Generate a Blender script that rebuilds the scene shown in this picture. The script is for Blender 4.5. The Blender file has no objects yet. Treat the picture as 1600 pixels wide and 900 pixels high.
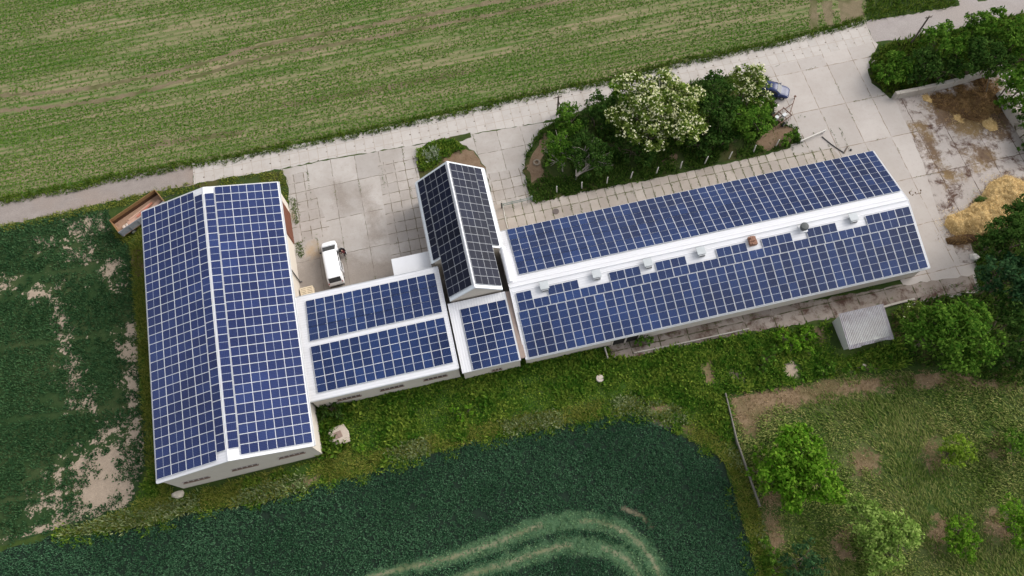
import bpy, bmesh, math, random
import numpy as np
from mathutils import Vector, Matrix
random.seed(5)
RNG = np.random.default_rng(11)
S = bpy.context.scene
COL = S.collection
R = math.radians

# ------------------------------------------------------------------ camera
FPX, PITCH, ROLL, CAMH, YAW = 1172.576, 0.3891287, -0.0693200654, 82.44533, math.radians(-9.15)
def _axes():
    fw = Vector((0, math.sin(PITCH), -math.cos(PITCH))); up = Vector((0, math.cos(PITCH), math.sin(PITCH))); ri = Vector((1, 0, 0))
    c, s = math.cos(ROLL), math.sin(ROLL)
    r2 = ri*c + up*s; u2 = up*c - ri*s
    M = Matrix.Rotation(YAW, 3, 'Z')
    return M @ r2, M @ u2, M @ fw
AR, AU, AF = _axes()
EYE = Vector((0, 0, CAMH))
def ray(px, py):
    return AF + AR*((px-800)/FPX) - AU*((py-450)/FPX)
def at(px, py, z=0.0):                       # a surveyed point of the photograph -> place in the world at height z
    d = ray(px, py); return EYE + d*((z-CAMH)/d.z)
def at_y(px, py, y):
    d = ray(px, py); return EYE + d*(y/d.y)
def at_x(px, py, x):
    d = ray(px, py); return EYE + d*(x/d.x)
def mpp(px, py, z=0.0):
    return (at(px+1, py, z)-at(px, py, z)).length
cam = bpy.data.cameras.new('camera'); co = bpy.data.objects.new('camera', cam); COL.objects.link(co)
cam.sensor_width = 36; cam.lens = FPX/1600*36; cam.clip_end = 8000; cam.clip_start = 1
mw = Matrix((AR, AU, -AF)).transposed().to_4x4(); mw.translation = EYE
co.matrix_world = mw; S.camera = co

# ------------------------------------------------------------------ material helper
class NT:
    def __init__(s, name):
        s.m = bpy.data.materials.new(name); s.m.use_nodes = True
        s.t = s.m.node_tree; s.t.nodes.clear()
        s.out = s.t.nodes.new('ShaderNodeOutputMaterial'); s._pos = None
    def n(s, typ, **kw):
        nd = s.t.nodes.new(typ)
        for k, v in kw.items(): setattr(nd, k, v)
        return nd
    def put(s, sock, v):
        if v is None: return
        if isinstance(v, bpy.types.NodeSocket): s.t.links.new(v, sock)
        elif isinstance(v, (tuple, list)) and len(v) == 3 and sock.type == 'RGBA': sock.default_value = (*v, 1)
        else: sock.default_value = v
    @property
    def pos(s):
        if s._pos is None: s._pos = s.n('ShaderNodeNewGeometry').outputs['Position']
        return s._pos
    def island(s): return s.n('ShaderNodeNewGeometry').outputs['Random Per Island']
    def objrand(s): return s.n('ShaderNodeObjectInfo').outputs['Random']
    def obj(s): return s.n('ShaderNodeTexCoord').outputs['Object']
    def uv(s): return s.n('ShaderNodeTexCoord').outputs['UV']
    def mapping(s, v, scale=(1, 1, 1), rot=(0, 0, 0), loc=(0, 0, 0)):
        m = s.n('ShaderNodeMapping'); s.put(m.inputs['Vector'], v)
        m.inputs['Scale'].default_value = scale; m.inputs['Rotation'].default_value = rot; m.inputs['Location'].default_value = loc
        return m.outputs[0]
    def noise(s, v, scale, detail=4, rough=.55, dist=0):
        m = s.n('ShaderNodeTexNoise'); s.put(m.inputs['Vector'], v)
        m.inputs['Scale'].default_value = scale; m.inputs['Detail'].default_value = detail
        m.inputs['Roughness'].default_value = rough; m.inputs['Distortion'].default_value = dist
        return m.outputs[0]
    def voro(s, v, scale, rand=1.0, feature='F1', out='Distance'):
        m = s.n('ShaderNodeTexVoronoi', feature=feature); s.put(m.inputs['Vector'], v)
        m.inputs['Scale'].default_value = scale; m.inputs['Randomness'].default_value = rand
        return m.outputs[out]
    def wave(s, v, scale, dist=0, axis='X'):
        m = s.n('ShaderNodeTexWave', bands_direction=axis); s.put(m.inputs['Vector'], v)
        m.inputs['Scale'].default_value = scale; m.inputs['Distortion'].default_value = dist
        return m.outputs['Fac']
    def math(s, op, a, b=None, c=None, clamp=False):
        m = s.n('ShaderNodeMath', operation=op); m.use_clamp = clamp
        s.put(m.inputs[0], a); s.put(m.inputs[1], b); s.put(m.inputs[2], c)
        return m.outputs[0]
    def step(s, v, a, b):
        m = s.n('ShaderNodeMapRange'); s.put(m.inputs[0], v)
        m.inputs[1].default_value = a; m.inputs[2].default_value = b
        return m.outputs[0]
    def ramp(s, v, stops):
        m = s.n('ShaderNodeValToRGB'); s.put(m.inputs[0], v); e = m.color_ramp.elements
        while len(e) < len(stops): e.new(.5)
        for i, (p, c) in enumerate(stops): e[i].position = p; e[i].color = (*c, 1)
        return m.outputs[0]
    def mix(s, f, a, b, mode='MIX'):
        m = s.n('ShaderNodeMix', data_type='RGBA', blend_type=mode)
        s.put(m.inputs[0], f); s.put(m.inputs[6], a); s.put(m.inputs[7], b)
        return m.outputs[2]
    def bump(s, h, strength=.4, dist=.05):
        m = s.n('ShaderNodeBump'); m.inputs['Strength'].default_value = strength; m.inputs['Distance'].default_value = dist
        s.put(m.inputs['Height'], h); return m.outputs[0]
    def bsdf(s, col, rough=.8, metal=0, spec=.3, normal=None, coat=0):
        b = s.n('ShaderNodeBsdfPrincipled'); s.put(b.inputs['Base Color'], col); s.put(b.inputs['Roughness'], rough)
        s.put(b.inputs['Metallic'], metal); b.inputs['Specular IOR Level'].default_value = spec
        if coat: b.inputs['Coat Weight'].default_value = coat; b.inputs['Coat Roughness'].default_value = .05
        if normal is not None: s.put(b.inputs['Normal'], normal)
        s.t.links.new(b.outputs[0], s.out.inputs[0]); return s.m
    def leaf(s, col, trans=.35):
        d = s.n('ShaderNodeBsdfDiffuse'); s.put(d.inputs[0], col)
        t = s.n('ShaderNodeBsdfTranslucent'); s.put(t.inputs[0], col)
        m = s.n('ShaderNodeMixShader'); m.inputs[0].default_value = trans
        s.t.links.new(d.outputs[0], m.inputs[1]); s.t.links.new(t.outputs[0], m.inputs[2])
        s.t.links.new(m.outputs[0], s.out.inputs[0]); return s.m

MATS = {}
def plain(name, col, rough=.7, metal=0, spec=.3, var=.15, scale=3, coat=0):
    if name in MATS: return MATS[name]
    t = NT(name); n = t.noise(t.obj(), scale, 5, .65)
    c = t.mix(n, tuple(x*(1-var) for x in col), tuple(min(1, x*(1+var)) for x in col))
    MATS[name] = t.bsdf(c, rough, metal, spec, coat=coat); return MATS[name]

def leafmat(name, dark, mid, light, big=.25, yellow=None):
    t = NT(name); r = t.island()
    c = t.ramp(r, [(0, dark), (.5, mid), (1, light)])
    n = t.noise(t.pos, big, 3)
    k = t.step(n, .38, .64)
    c2 = t.ramp(r, [(0, tuple(x*1.25 for x in dark)), (1, yellow or tuple(x*1.3 for x in light))])
    return t.leaf(t.mix(k, c, c2))

def concrete(name, base, bw, rh, mort=.045, gapcol=(.09, .075, .05), offset=0, stain=.5, loc=(0, 0, 0), brown=0.0, rot=0, green=0.0, slabvar=.12, layers=(), mottle=1.0):
    t = NT(name); P = t.pos
    wob = t.noise(P, 1.3, 3)
    Pm = t.mapping(P, loc=loc, rot=(0, 0, rot))
    vadd = t.n('ShaderNodeVectorMath', operation='ADD'); t.put(vadd.inputs[0], Pm)
    sc = t.n('ShaderNodeVectorMath', operation='SCALE'); t.put(sc.inputs[0], t.n('ShaderNodeTexNoise').outputs[1]); sc.inputs['Scale'].default_value = .0
    nn = t.n('ShaderNodeTexNoise'); t.put(nn.inputs['Vector'], P); nn.inputs['Scale'].default_value = .9; nn.inputs['Detail'].default_value = 5
    sb = t.n('ShaderNodeVectorMath', operation='SUBTRACT'); t.put(sb.inputs[0], nn.outputs[1]); sb.inputs[1].default_value = (.5, .5, .5)
    s2 = t.n('ShaderNodeVectorMath', operation='SCALE'); t.put(s2.inputs[0], sb.outputs[0]); s2.inputs['Scale'].default_value = .22
    t.put(vadd.inputs[1], s2.outputs[0])
    b = t.n('ShaderNodeTexBrick', offset=offset, squash=1)
    t.put(b.inputs['Vector'], vadd.outputs[0]); b.inputs['Scale'].default_value = 1
    b.inputs['Brick Width'].default_value = bw; b.inputs['Row Height'].default_value = rh
    b.inputs['Mortar Size'].default_value = mort; b.inputs['Mortar Smooth'].default_value = .3
    lo = tuple(x*(1-slabvar) for x in base); hi = tuple(min(1, x*(1+slabvar)) for x in base)
    b.inputs['Color1'].default_value = (*lo, 1); b.inputs['Color2'].default_value = (*hi, 1); b.inputs['Mortar'].default_value = (*base, 1)
    n1 = t.noise(P, .22, 6, .65); n2 = t.noise(P, 2.2, 6, .7); n3 = t.noise(P, 14, 3, .7)
    c = t.mix(t.math('MULTIPLY', t.step(n1, .40, .72), stain), b.outputs['Color'], tuple(x*y for x, y in zip(base, (.60, .55, .50))))
    c = t.mix(t.math('MULTIPLY', t.step(n2, .52, .75), .45*stain+.1), c, tuple(x*y for x, y in zip(base, (.55, .50, .45))))
    c = t.mix(t.math('MULTIPLY', n3, .35), c, tuple(x*.75 for x in base))
    if brown:
        n4 = t.noise(P, .55, 8, .72, .4)
        c = t.mix(t.step(n4, .56-brown*.1, .62), c, (.075, .042, .03))
    if green:
        n5 = t.noise(P, .9, 6, .7)
        c = t.mix(t.math('MULTIPLY', t.step(n5, .6, .68), green), c, (.06, .075, .02))
    gapn = t.step(t.noise(P, 1.1, 3, .6), .34, .56)
    c = t.mix(t.math('MULTIPLY', b.outputs['Fac'], gapn), c, gapcol)
    for attr, args, amp, sc_, mx in layers:
        A = t.n('ShaderNodeAttribute'); A.attribute_name = attr
        nz = t.math('SUBTRACT', t.math('ADD', t.noise(P, sc_, 7, .72), t.math('MULTIPLY', t.noise(P, sc_*5, 3, .7), .35)), .675)
        m = t.step(t.math('ADD', A.outputs['Fac'], t.math('MULTIPLY', nz, amp)), 2.4, 3.8)
        m = t.math('MULTIPLY', t.math('MULTIPLY', m, mx), t.math('GREATER_THAN', A.outputs['Fac'], .01))
        c = t.mix(m, c, soilcol(t, *args)[0])
    return t.bsdf(c, .9, 0, .2, t.bump(n3, .25, .02))

def soilcol(t, a, b_, scale=1.2, c_=None):
    P = t.pos; n = t.noise(P, scale, 8, .7); n2 = t.noise(P, scale*.18, 4); n3 = t.noise(P, 7, 4, .75)
    c = t.mix(t.step(n, .3, .7), a, b_)
    if c_: c = t.mix(t.step(n2, .45, .62), c, c_)
    return t.mix(t.math('MULTIPLY', t.step(n3, .35, .75), .55), c, tuple(x*.5 for x in a)), n3
def soil(name, a, b_, scale=1.2, c_=None, bumpd=.08, layers=()):
    """layers: (attribute, soil arguments, raggedness, noise scale, max cover)"""
    t = NT(name); c, n3 = soilcol(t, a, b_, scale, c_)
    for attr, args, amp, sc, mx in layers:
        A = t.n('ShaderNodeAttribute'); A.attribute_name = attr
        nn = t.math('SUBTRACT', t.math('ADD', t.noise(t.pos, sc, 7, .72), t.math('MULTIPLY', t.noise(t.pos, sc*5, 3, .7), .35)), .675)
        m = t.step(t.math('ADD', A.outputs['Fac'], t.math('MULTIPLY', nn, amp)), 2.8, 3.25)
        m = t.math('MULTIPLY', t.math('MULTIPLY', m, mx), t.math('GREATER_THAN', A.outputs['Fac'], .01))
        c = t.mix(m, c, soilcol(t, *args)[0])
    return t.bsdf(c, .95, 0, .1, t.bump(n3, .5, bumpd))

# ------------------------------------------------------------------ mesh helper
class MB:
    def __init__(s): s.v = []; s.f = []; s.mi = []; s.uv = {}
    def add(s, vs, fs, mi=0, M=None):
        o = len(s.v)
        for p in vs: s.v.append(tuple(M @ Vector(p)) if M is not None else tuple(p))
        for f in fs: s.f.append([i+o for i in f]); s.mi.append(mi)
        return o
    def box(s, c, d, M=None, mi=0, taper=1.0):
        x, y, z = d[0]/2, d[1]/2, d[2]/2; t = taper
        vs = [(-x, -y, -z), (x, -y, -z), (x, y, -z), (-x, y, -z), (-x*t, -y*t, z), (x*t, -y*t, z), (x*t, y*t, z), (-x*t, y*t, z)]
        vs = [(a+c[0], b+c[1], e+c[2]) for a, b, e in vs]
        s.add(vs, [(3, 2, 1, 0), (4, 5, 6, 7), (0, 1, 5, 4), (1, 2, 6, 5), (2, 3, 7, 6), (3, 0, 4, 7)], mi, M)
    def prism(s, poly, z0, z1, mi=0, M=None):     # poly ccw in xy
        n = len(poly)
        vs = [(p[0], p[1], z0) for p in poly]+[(p[0], p[1], z1) for p in poly]
        fs = [tuple(range(n-1, -1, -1)), tuple(range(n, 2*n))]+[(i, (i+1) % n, (i+1) % n+n, i+n) for i in range(n)]
        s.add(vs, fs, mi, M)
    def tube(s, pts, rad, n=8, mi=0, M=None, cap=True):
        pts = [Vector(p) for p in pts]; k = len(pts)
        rr = rad if isinstance(rad, (list, tuple)) else [rad]*k
        vs = []; fs = []
        for i, p in enumerate(pts):
            d = (pts[min(i+1, k-1)]-pts[max(i-1, 0)]).normalized()
            a = d.orthogonal().normalized() if abs(d.z) > .95 else d.cross(Vector((0, 0, 1))).normalized()
            b = d.cross(a)
            for j in range(n):
                t = 2*math.pi*j/n; vs.append(p+(a*math.cos(t)+b*math.sin(t))*rr[i])
        for i in range(k-1):
            for j in range(n):
                fs.append((i*n+j, i*n+(j+1) % n, (i+1)*n+(j+1) % n, (i+1)*n+j))
        if cap: fs += [tuple(range(n-1, -1, -1)), tuple(range((k-1)*n, k*n))]
        s.add(vs, fs, mi, M)
    def lathe(s, prof, n=16, mi=0, M=None):
        vs = []; fs = []; k = len(prof)
        for r, z in prof:
            for j in range(n):
                t = 2*math.pi*j/n; vs.append((r*math.cos(t), r*math.sin(t), z))
        for i in range(k-1):
            for j in range(n): fs.append((i*n+j, i*n+(j+1) % n, (i+1)*n+(j+1) % n, (i+1)*n+j))
        fs += [tuple(range(n-1, -1, -1)), tuple(range((k-1)*n, k*n))]
        s.add(vs, fs, mi, M)
    def torus(s, R0, r, n=20, m=8, mi=0, M=None):
        vs = []; fs = []
        for i in range(n):
            a = 2*math.pi*i/n
            for j in range(m):
                b = 2*math.pi*j/m; q = R0+r*math.cos(b); vs.append((q*math.cos(a), q*math.sin(a), r*math.sin(b)))
        for i in range(n):
            for j in range(m): fs.append((i*m+j, ((i+1) % n)*m+j, ((i+1) % n)*m+(j+1) % m, i*m+(j+1) % m))
        s.add(vs, fs, mi, M)
    def build(s, name, mats, parent=None, bevel=0, smooth=False):
        me = bpy.data.meshes.new(name); me.from_pydata(s.v, [], s.f)
        mats = mats if isinstance(mats, (list, tuple)) else [mats]
        for m in mats: me.materials.append(m)
        if len(mats) > 1: me.polygons.foreach_set('material_index', s.mi)
        if smooth: me.polygons.foreach_set('use_smooth', [True]*len(s.f))
        o = bpy.data.objects.new(name, me); COL.objects.link(o)
        if parent is not None: o.parent = parent
        if bevel:
            b = o.modifiers.new('bevel', 'BEVEL'); b.width = bevel; b.segments = 2; b.limit_method = 'ANGLE'
        return o
def tag(o, label=None, cat=None, group=None, kind=None):
    if label: o['label'] = label
    if cat: o['category'] = cat
    if group: o['group'] = group
    if kind: o['kind'] = kind
    return o
def empty(name, loc, rz=0, **kw):
    o = bpy.data.objects.new(name, None); COL.objects.link(o); o.location = loc; o.rotation_euler = (0, 0, rz)
    o.empty_display_size = .3
    tag(o, **kw); return o
def quads(name, V, mats, parent=None, mi=None, tri=False):
    """V: (n,4,3) array of quads -> one mesh object"""
    n, k = V.shape[0], V.shape[1]
    me = bpy.data.meshes.new(name)
    me.vertices.add(n*k); me.vertices.foreach_set('co', V.reshape(-1).astype(np.float32))
    me.loops.add(n*k); me.loops.foreach_set('vertex_index', np.arange(n*k, dtype=np.int32))
    me.polygons.add(n); me.polygons.foreach_set('loop_start', np.arange(n, dtype=np.int32)*k)
    mats = mats if isinstance(mats, (list, tuple)) else [mats]
    for m in mats: me.materials.append(m)
    if mi is not None: me.polygons.foreach_set('material_index', mi.astype(np.int32))
    me.update(calc_edges=True)
    o = bpy.data.objects.new(name, me); COL.objects.link(o)
    if parent is not None: o.parent = parent
    return o
def wpoly(pix): return [tuple(at(*p)[:2]) for p in pix]
def jitter(poly, step=.8, amp=.25, seed=0):
    rg = random.Random(seed); out = []; n = len(poly)
    for i in range(n):
        a, b = poly[i], poly[(i+1) % n]; L = math.hypot(b[0]-a[0], b[1]-a[1]); k = max(1, min(200, int(L/step)))
        for j in range(k):
            t = j/k; out.append((a[0]+(b[0]-a[0])*t+rg.uniform(-amp, amp), a[1]+(b[1]-a[1])*t+rg.uniform(-amp, amp)))
    return out
ZONES = []
def _poly_np(pl): return np.array(pl, float)
def layer_for(pl):
    """lowest 4 mm layer that clears every sheet this outline overlaps"""
    a = _poly_np(pl); lo, hi = a.min(0), a.max(0); top = 0
    for b, L in ZONES:
        if (b.min(0) > hi).any() or (b.max(0) < lo).any(): continue
        if inside(a, b).any() or inside(b, a).any(): top = max(top, L)
    return top+1
def zone(name, poly, mat, amp=.2, step=.6, kind='structure', seed=1):
    pl = jitter(poly, step, amp, seed)
    L = layer_for(pl); ZONES.append((_poly_np(pl), L)); z = L*.004
    mb = MB(); mb.add([(x, y, z) for x, y in pl], [tuple(range(len(pl)))])
    a = sum(pl[i][0]*pl[(i+1) % len(pl)][1]-pl[(i+1) % len(pl)][0]*pl[i][1] for i in range(len(pl)))
    if a < 0: mb.f[0] = mb.f[0][::-1]
    o = mb.build(name, mat); tag(o, kind=kind); return o
def sdist(p, polys):
    """signed distance (positive inside) to the nearest of several outlines"""
    s = np.full(len(p), -9.)
    for q in polys:
        a = np.array(q); m = ((p > a.min(0)-5) & (p < a.max(0)+5)).all(1)
        if not m.any(): continue
        d = edge_dist(p[m], q); s[m] = np.maximum(s[m], np.where(inside(p[m], q), d, -d))
    return s
def gridzone(name, base, masks, mat, step=.3):
    """fine sheet over part of a surface that carries where its patches of other soil lie (metres from their outline + 3)"""
    allp = np.concatenate([np.array(q) for ps in masks.values() for q in ps]); lo, hi = allp.min(0)-3, allp.max(0)+3
    xs = np.arange(lo[0], hi[0], step); ys = np.arange(lo[1], hi[1], step); nx, ny = len(xs), len(ys)
    p = np.stack(np.meshgrid(xs, ys), -1).reshape(-1, 2); ins = inside(p, base)
    sd = {k: sdist(p, ps) for k, ps in masks.items()}
    near = np.max(np.stack(list(sd.values())), 0) > -3
    i, j = np.meshgrid(np.arange(nx-1), np.arange(ny-1)); q0 = (j*nx+i).reshape(-1)
    Q = np.stack([q0, q0+1, q0+nx+1, q0+nx], 1); Q = Q[ins[Q].all(1) & near[Q].any(1)]
    used = np.unique(Q); ren = np.zeros(len(p), int); ren[used] = np.arange(len(used)); Q = ren[Q]
    L = max([l for b, l in ZONES if inside(p[used], b).any()] or [0])+1
    ZONES.append((_poly_np(jitter(base, .6, 0)), L))
    me = bpy.data.meshes.new(name); me.vertices.add(len(used))
    me.vertices.foreach_set('co', np.c_[p[used], np.full(len(used), L*.004)].reshape(-1).astype(np.float32))
    me.loops.add(Q.size); me.loops.foreach_set('vertex_index', Q.reshape(-1).astype(np.int32))
    me.polygons.add(len(Q)); me.polygons.foreach_set('loop_start', np.arange(len(Q), dtype=np.int32)*4); me.update(calc_edges=True)
    for k, s in sd.items():
        at_ = me.attributes.new(k, 'FLOAT', 'POINT'); at_.data.foreach_set('value', np.clip(s[used]+3, 0, 6).astype(np.float32))
    me.materials.append(mat); o = bpy.data.objects.new(name, me); COL.objects.link(o); tag(o, kind='structure'); return o
def strip(pts, w):
    """polyline -> polygon of given width (list or number)"""
    L, Rr = [], []; n = len(pts)
    for i, p in enumerate(pts):
        a = pts[max(0, i-1)]; b = pts[min(n-1, i+1)]; d = Vector((b[0]-a[0], b[1]-a[1])).normalized(); nn = Vector((-d.y, d.x))
        ww = (w[i] if isinstance(w, (list, tuple)) else w)/2
        L.append((p[0]+nn.x*ww, p[1]+nn.y*ww)); Rr.append((p[0]-nn.x*ww, p[1]-nn.y*ww))
    return L+Rr[::-1]
def smoothline(pts, k=6):
    out = []; P = [Vector((p[0], p[1])) for p in pts]; n = len(P)
    for i in range(n-1):
        p0, p1, p2, p3 = P[max(i-1, 0)], P[i], P[i+1], P[min(i+2, n-1)]
        for j in range(k):
            t = j/k
            q = .5*((2*p1)+(p2-p0)*t+(2*p0-5*p1+4*p2-p3)*t*t+(3*p1-p0-3*p2+p3)*t**3); out.append((q.x, q.y))
    out.append(tuple(P[-1])); return out
def inside(pts, poly):
    x, y = pts[:, 0], pts[:, 1]; r = np.zeros(len(pts), bool); n = len(poly); j = n-1
    for i in range(n):
        xi, yi = poly[i]; xj, yj = poly[j]
        if yi != yj:
            r ^= ((yi > y) != (yj > y)) & (x < (xj-xi)*(y-yi)/(yj-yi)+xi)
        j = i
    return r
def edge_dist(pts, poly):
    d = np.full(len(pts), 1e9); n = len(poly)
    for i in range(n):
        a = np.array(poly[i]); b = np.array(poly[(i+1) % n]); ab = b-a
        t = np.clip(((pts-a) @ ab)/max(ab @ ab, 1e-9), 0, 1)
        d = np.minimum(d, np.linalg.norm(pts-(a+t[:, None]*ab), axis=1))
    return d
def vnoise(pts, scale, seed=0):
    """cheap smooth value noise 0..1"""
    rg = np.random.default_rng(seed); T = rg.random((64, 64))
    p = pts*scale; i = np.floor(p).astype(int); f = p-i; f = f*f*(3-2*f)
    g = lambda a, b: T[(i[:, 0]+a) % 64, (i[:, 1]+b) % 64]
    return (g(0, 0)*(1-f[:, 0])+g(1, 0)*f[:, 0])*(1-f[:, 1])+(g(0, 1)*(1-f[:, 0])+g(1, 1)*f[:, 0])*f[:, 1]
def scatter(poly, dens, seed=0, holes=()):
    rg = np.random.default_rng(seed); a = np.array(poly); lo, hi = a.min(0), a.max(0)
    n = int((hi-lo).prod()*dens); p = rg.random((n, 2))*(hi-lo)+lo
    p = p[inside(p, poly)]
    for h in holes: p = p[~inside(p, h)]
    return p
def blades(pts, h, n, width, lean, seed=0, spread=.1, diamond=True, dirs=None, dirspread=3.2, z0=0.0):
    """n leaves per point. pts (N,2), h (N,) heights. returns (N*n,4,3)"""
    rg = np.random.default_rng(seed); N = len(pts)*n
    P = np.repeat(pts, n, 0); Hh = np.repeat(np.broadcast_to(h, (len(pts),)), n)*rg.uniform(.6, 1.2, N)
    base = np.c_[P+rg.normal(0, spread, (N, 2)), np.full(N, z0)]
    az = rg.uniform(0, 2*np.pi, N) if dirs is None else np.repeat(dirs, n)+rg.normal(0, dirspread, N)
    le = np.clip(rg.normal(lean, .3, N), .05, 1.45)
    d = np.c_[np.cos(az)*np.sin(le), np.sin(az)*np.sin(le), np.cos(le)]*Hh[:, None]
    a2 = az+np.pi/2+rg.normal(0, .5, N); w = (width*rg.uniform(.6, 1.3, N)*.5)[:, None]
    s = np.c_[np.cos(a2), np.sin(a2), rg.normal(0, .25, N)]*w
    if diamond: return np.stack([base, base+d*.5+s, base+d, base+d*.5-s], 1)
    return np.stack([base-s, base+s, base+d+s*.25, base+d-s*.25], 1)
# ------------------------------------------------------------------ ground and its surfaces
# base sheet
t = NT('rough_meadow'); P = t.pos
n = t.noise(P, .35, 8, .7); n2 = t.noise(P, 3, 5, .7)
c = t.ramp(n, [(.3, (.024, .045, .010)), (.5, (.040, .070, .015)), (.68, (.075, .095, .026))])
c = t.mix(t.math('MULTIPLY', n2, .5), c, (.02, .03, .008))
M_MEADOW = t.bsdf(c, .95, 0, .1, t.bump(n2, .6, .15))
mb = MB(); g = 3000
mb.add([(-g, -g, 0), (g, -g, 0), (g, g, 0), (-g, g, 0)], [(0, 1, 2, 3)])
tag(mb.build('ground', M_MEADOW), kind='structure')

M_TOPFIELD = None
t = NT('striped_field_soil'); P = t.pos
ns = t.noise(t.mapping(P, scale=(.03, .42, 1)), 1, 6, .68)
nr = t.noise(t.mapping(P, scale=(.12, 2.7, 1)), 1, 3, .6)
nf = t.noise(t.mapping(P, scale=(.7, 1.3, 1)), 5.5, 4, .75)
tan_, grn = (.265, .210, .130), (.055, .118, .018)
k = t.math('ADD', t.math('ADD', t.math('MULTIPLY', ns, .45), t.math('MULTIPLY', nr, .25)), t.math('MULTIPLY', nf, .30))
yy = t.n('ShaderNodeSeparateXYZ'); t.put(yy.inputs[0], t.pos)
rw = t.math('SINE', t.math('MULTIPLY', yy.outputs[1], 2*math.pi/.80))
k = t.math('ADD', k, t.math('MULTIPLY', rw, .045))
c = t.mix(t.step(k, .40, .60), grn, tan_)
c = t.mix(t.math('MULTIPLY', t.step(nf, .4, .7), .55), c, (.10, .095, .05))
M_TOPFIELD = t.bsdf(c, .95, 0, .1, t.bump(nf, .5, .08))
A_BARE = ((.30, .235, .175), (.40, .32, .245), 1.5); A_DRY = ((.17, .115, .068), (.27, .19, .12), 1.3, (.12, .10, .045)); A_MOSS = ((.03, .055, .012), (.05, .08, .02), 1.2)
A_TAN = ((.24, .20, .13), (.33, .275, .19), 1.4, (.16, .17, .08)); A_FLAT = ((.050, .105, .052), (.085, .15, .075), 1.4, (.04, .085, .042))
M_LEFTSOIL = soil('dark_crop_soil', (.020, .044, .014), (.032, .062, .020), 1.6, (.045, .065, .024), layers=(('bare', A_BARE, 13, .6, 1),))
M_BARE = soil('bare_sandy_soil', (.235, .175, .125), (.32, .25, .185), 1.5)
M_BOTSOIL = soil('wheat_soil', (.012, .024, .016), (.020, .036, .022), 1.6, layers=(('flat', A_FLAT, 2.6, .8, .95), ('track', A_TAN, 1.3, 1.6, .7)))
M_FLAT = soil('flattened_wheat', (.060, .105, .052), (.095, .15, .08), 1.4, (.05, .09, .05))
M_TRACK = soil('wheel_track_soil', (.19, .155, .10), (.26, .215, .145), 1.6, (.13, .14, .07))
M_TANTRACK = soil('dry_wheel_track', (.15, .12, .072), (.21, .17, .105), 1.3, (.09, .095, .035))
M_DRYGRASS = soil('dry_trampled_grass', (.11, .078, .042), (.185, .125, .075), 1.1, (.075, .07, .025))
M_BROWN = soil('brown_earth', (.155, .10, .062), (.23, .165, .11), 1.2)
M_ORCHARD = soil('orchard_turf', (.036, .066, .014), (.062, .095, .022), .8, (.10, .115, .04), layers=(('dry', A_DRY, 7, .6, .95),))
M_HEDGEFLOOR = soil('hedge_floor', (.028, .050, .012), (.055, .075, .020), 1.0, (.085, .075, .03))
M_ASPHALT = soil('worn_lane_asphalt', (.24, .205, .185), (.31, .27, .245), .8, (.28, .225, .19), .01)
M_YARD = concrete('yard_slab_concrete', (.392, .360, .332), 3.1, 4.9, .045, (.14, .115, .085), stain=.6, loc=(1.0, 1.5, 0), layers=(('grime', ((.20, .165, .135), (.28, .235, .20), .8), 5, .35, .62), ('sand', ((.36, .23, .10), (.46, .32, .16), 1.5), 3, .9, .75)))
M_TILES = concrete('small_slab_concrete', (.39, .355, .326), 1.28, 1.42, .055, (.14, .115, .08), stain=.7, loc=(.4, .2, 0))
M_PATH = concrete('path_slab_concrete', (.39, .345, .305), 1.17, 5.6, .06, (.085, .085, .035), stain=.6, loc=(.3, 2.2, 0), green=.35, slabvar=.15)
M_EAST = concrete('east_yard_concrete', (.41, .372, .342), 3.6, 6.2, .05, (.20, .15, .11), stain=.35, loc=(.6, 1.0, 0), slabvar=.09)
M_DIRTY = concrete('dirty_yard_concrete', (.385, .346, .318), 3.6, 6.2, .06, (.08, .05, .035), stain=.6, loc=(.6, 1.0, 0), brown=.6, slabvar=.12, layers=(('muck', ((.085, .05, .03), (.16, .10, .05), 1.2, (.20, .13, .05)), 8, .5, .92),))
M_SOUTH = concrete('broken_strip_concrete', (.275, .235, .205), 3.4, 2.3, .08, (.05, .05, .02), stain=1.0, brown=.75, green=.8, slabvar=.22)
# road plates with lifting holes
t = NT('road_plate_concrete'); P = t.pos
b = t.n('ShaderNodeTexBrick', offset=0, squash=1); t.put(b.inputs['Vector'], t.mapping(P, loc=(.2, -.9, 0)))
b.inputs['Scale'].default_value = 1; b.inputs['Brick Width'].default_value = 1.22; b.inputs['Row Height'].default_value = 1.55; b.inputs['Mortar Size'].default_value = .03
b.inputs['Color1'].default_value = (.41, .38, .352, 1); b.inputs['Color2'].default_value = (.455, .42, .39, 1); b.inputs['Mortar'].default_value = (.33, .285, .24, 1)
v = t.voro(t.mapping(P, scale=(1/1.22, 1/1.03, 1), loc=(.25, .2, 0)), 1.0, 0.0)
n1 = t.noise(P, .6, 6, .7); n3 = t.noise(P, 9, 3, .7)
c = t.mix(t.math('MULTIPLY', t.step(n1, .45, .7), .5), b.outputs['Color'], (.31, .265, .225))
c = t.mix(t.math('MULTIPLY', n3, .3), c, (.30, .26, .23))
hole = t.math('MULTIPLY', t.math('LESS_THAN', v, .09), t.step(t.noise(P, .9, 3), .42, .60))
c = t.mix(hole, c, (.10, .08, .065))
M_ROAD = t.bsdf(c, .9, 0, .2)

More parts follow.
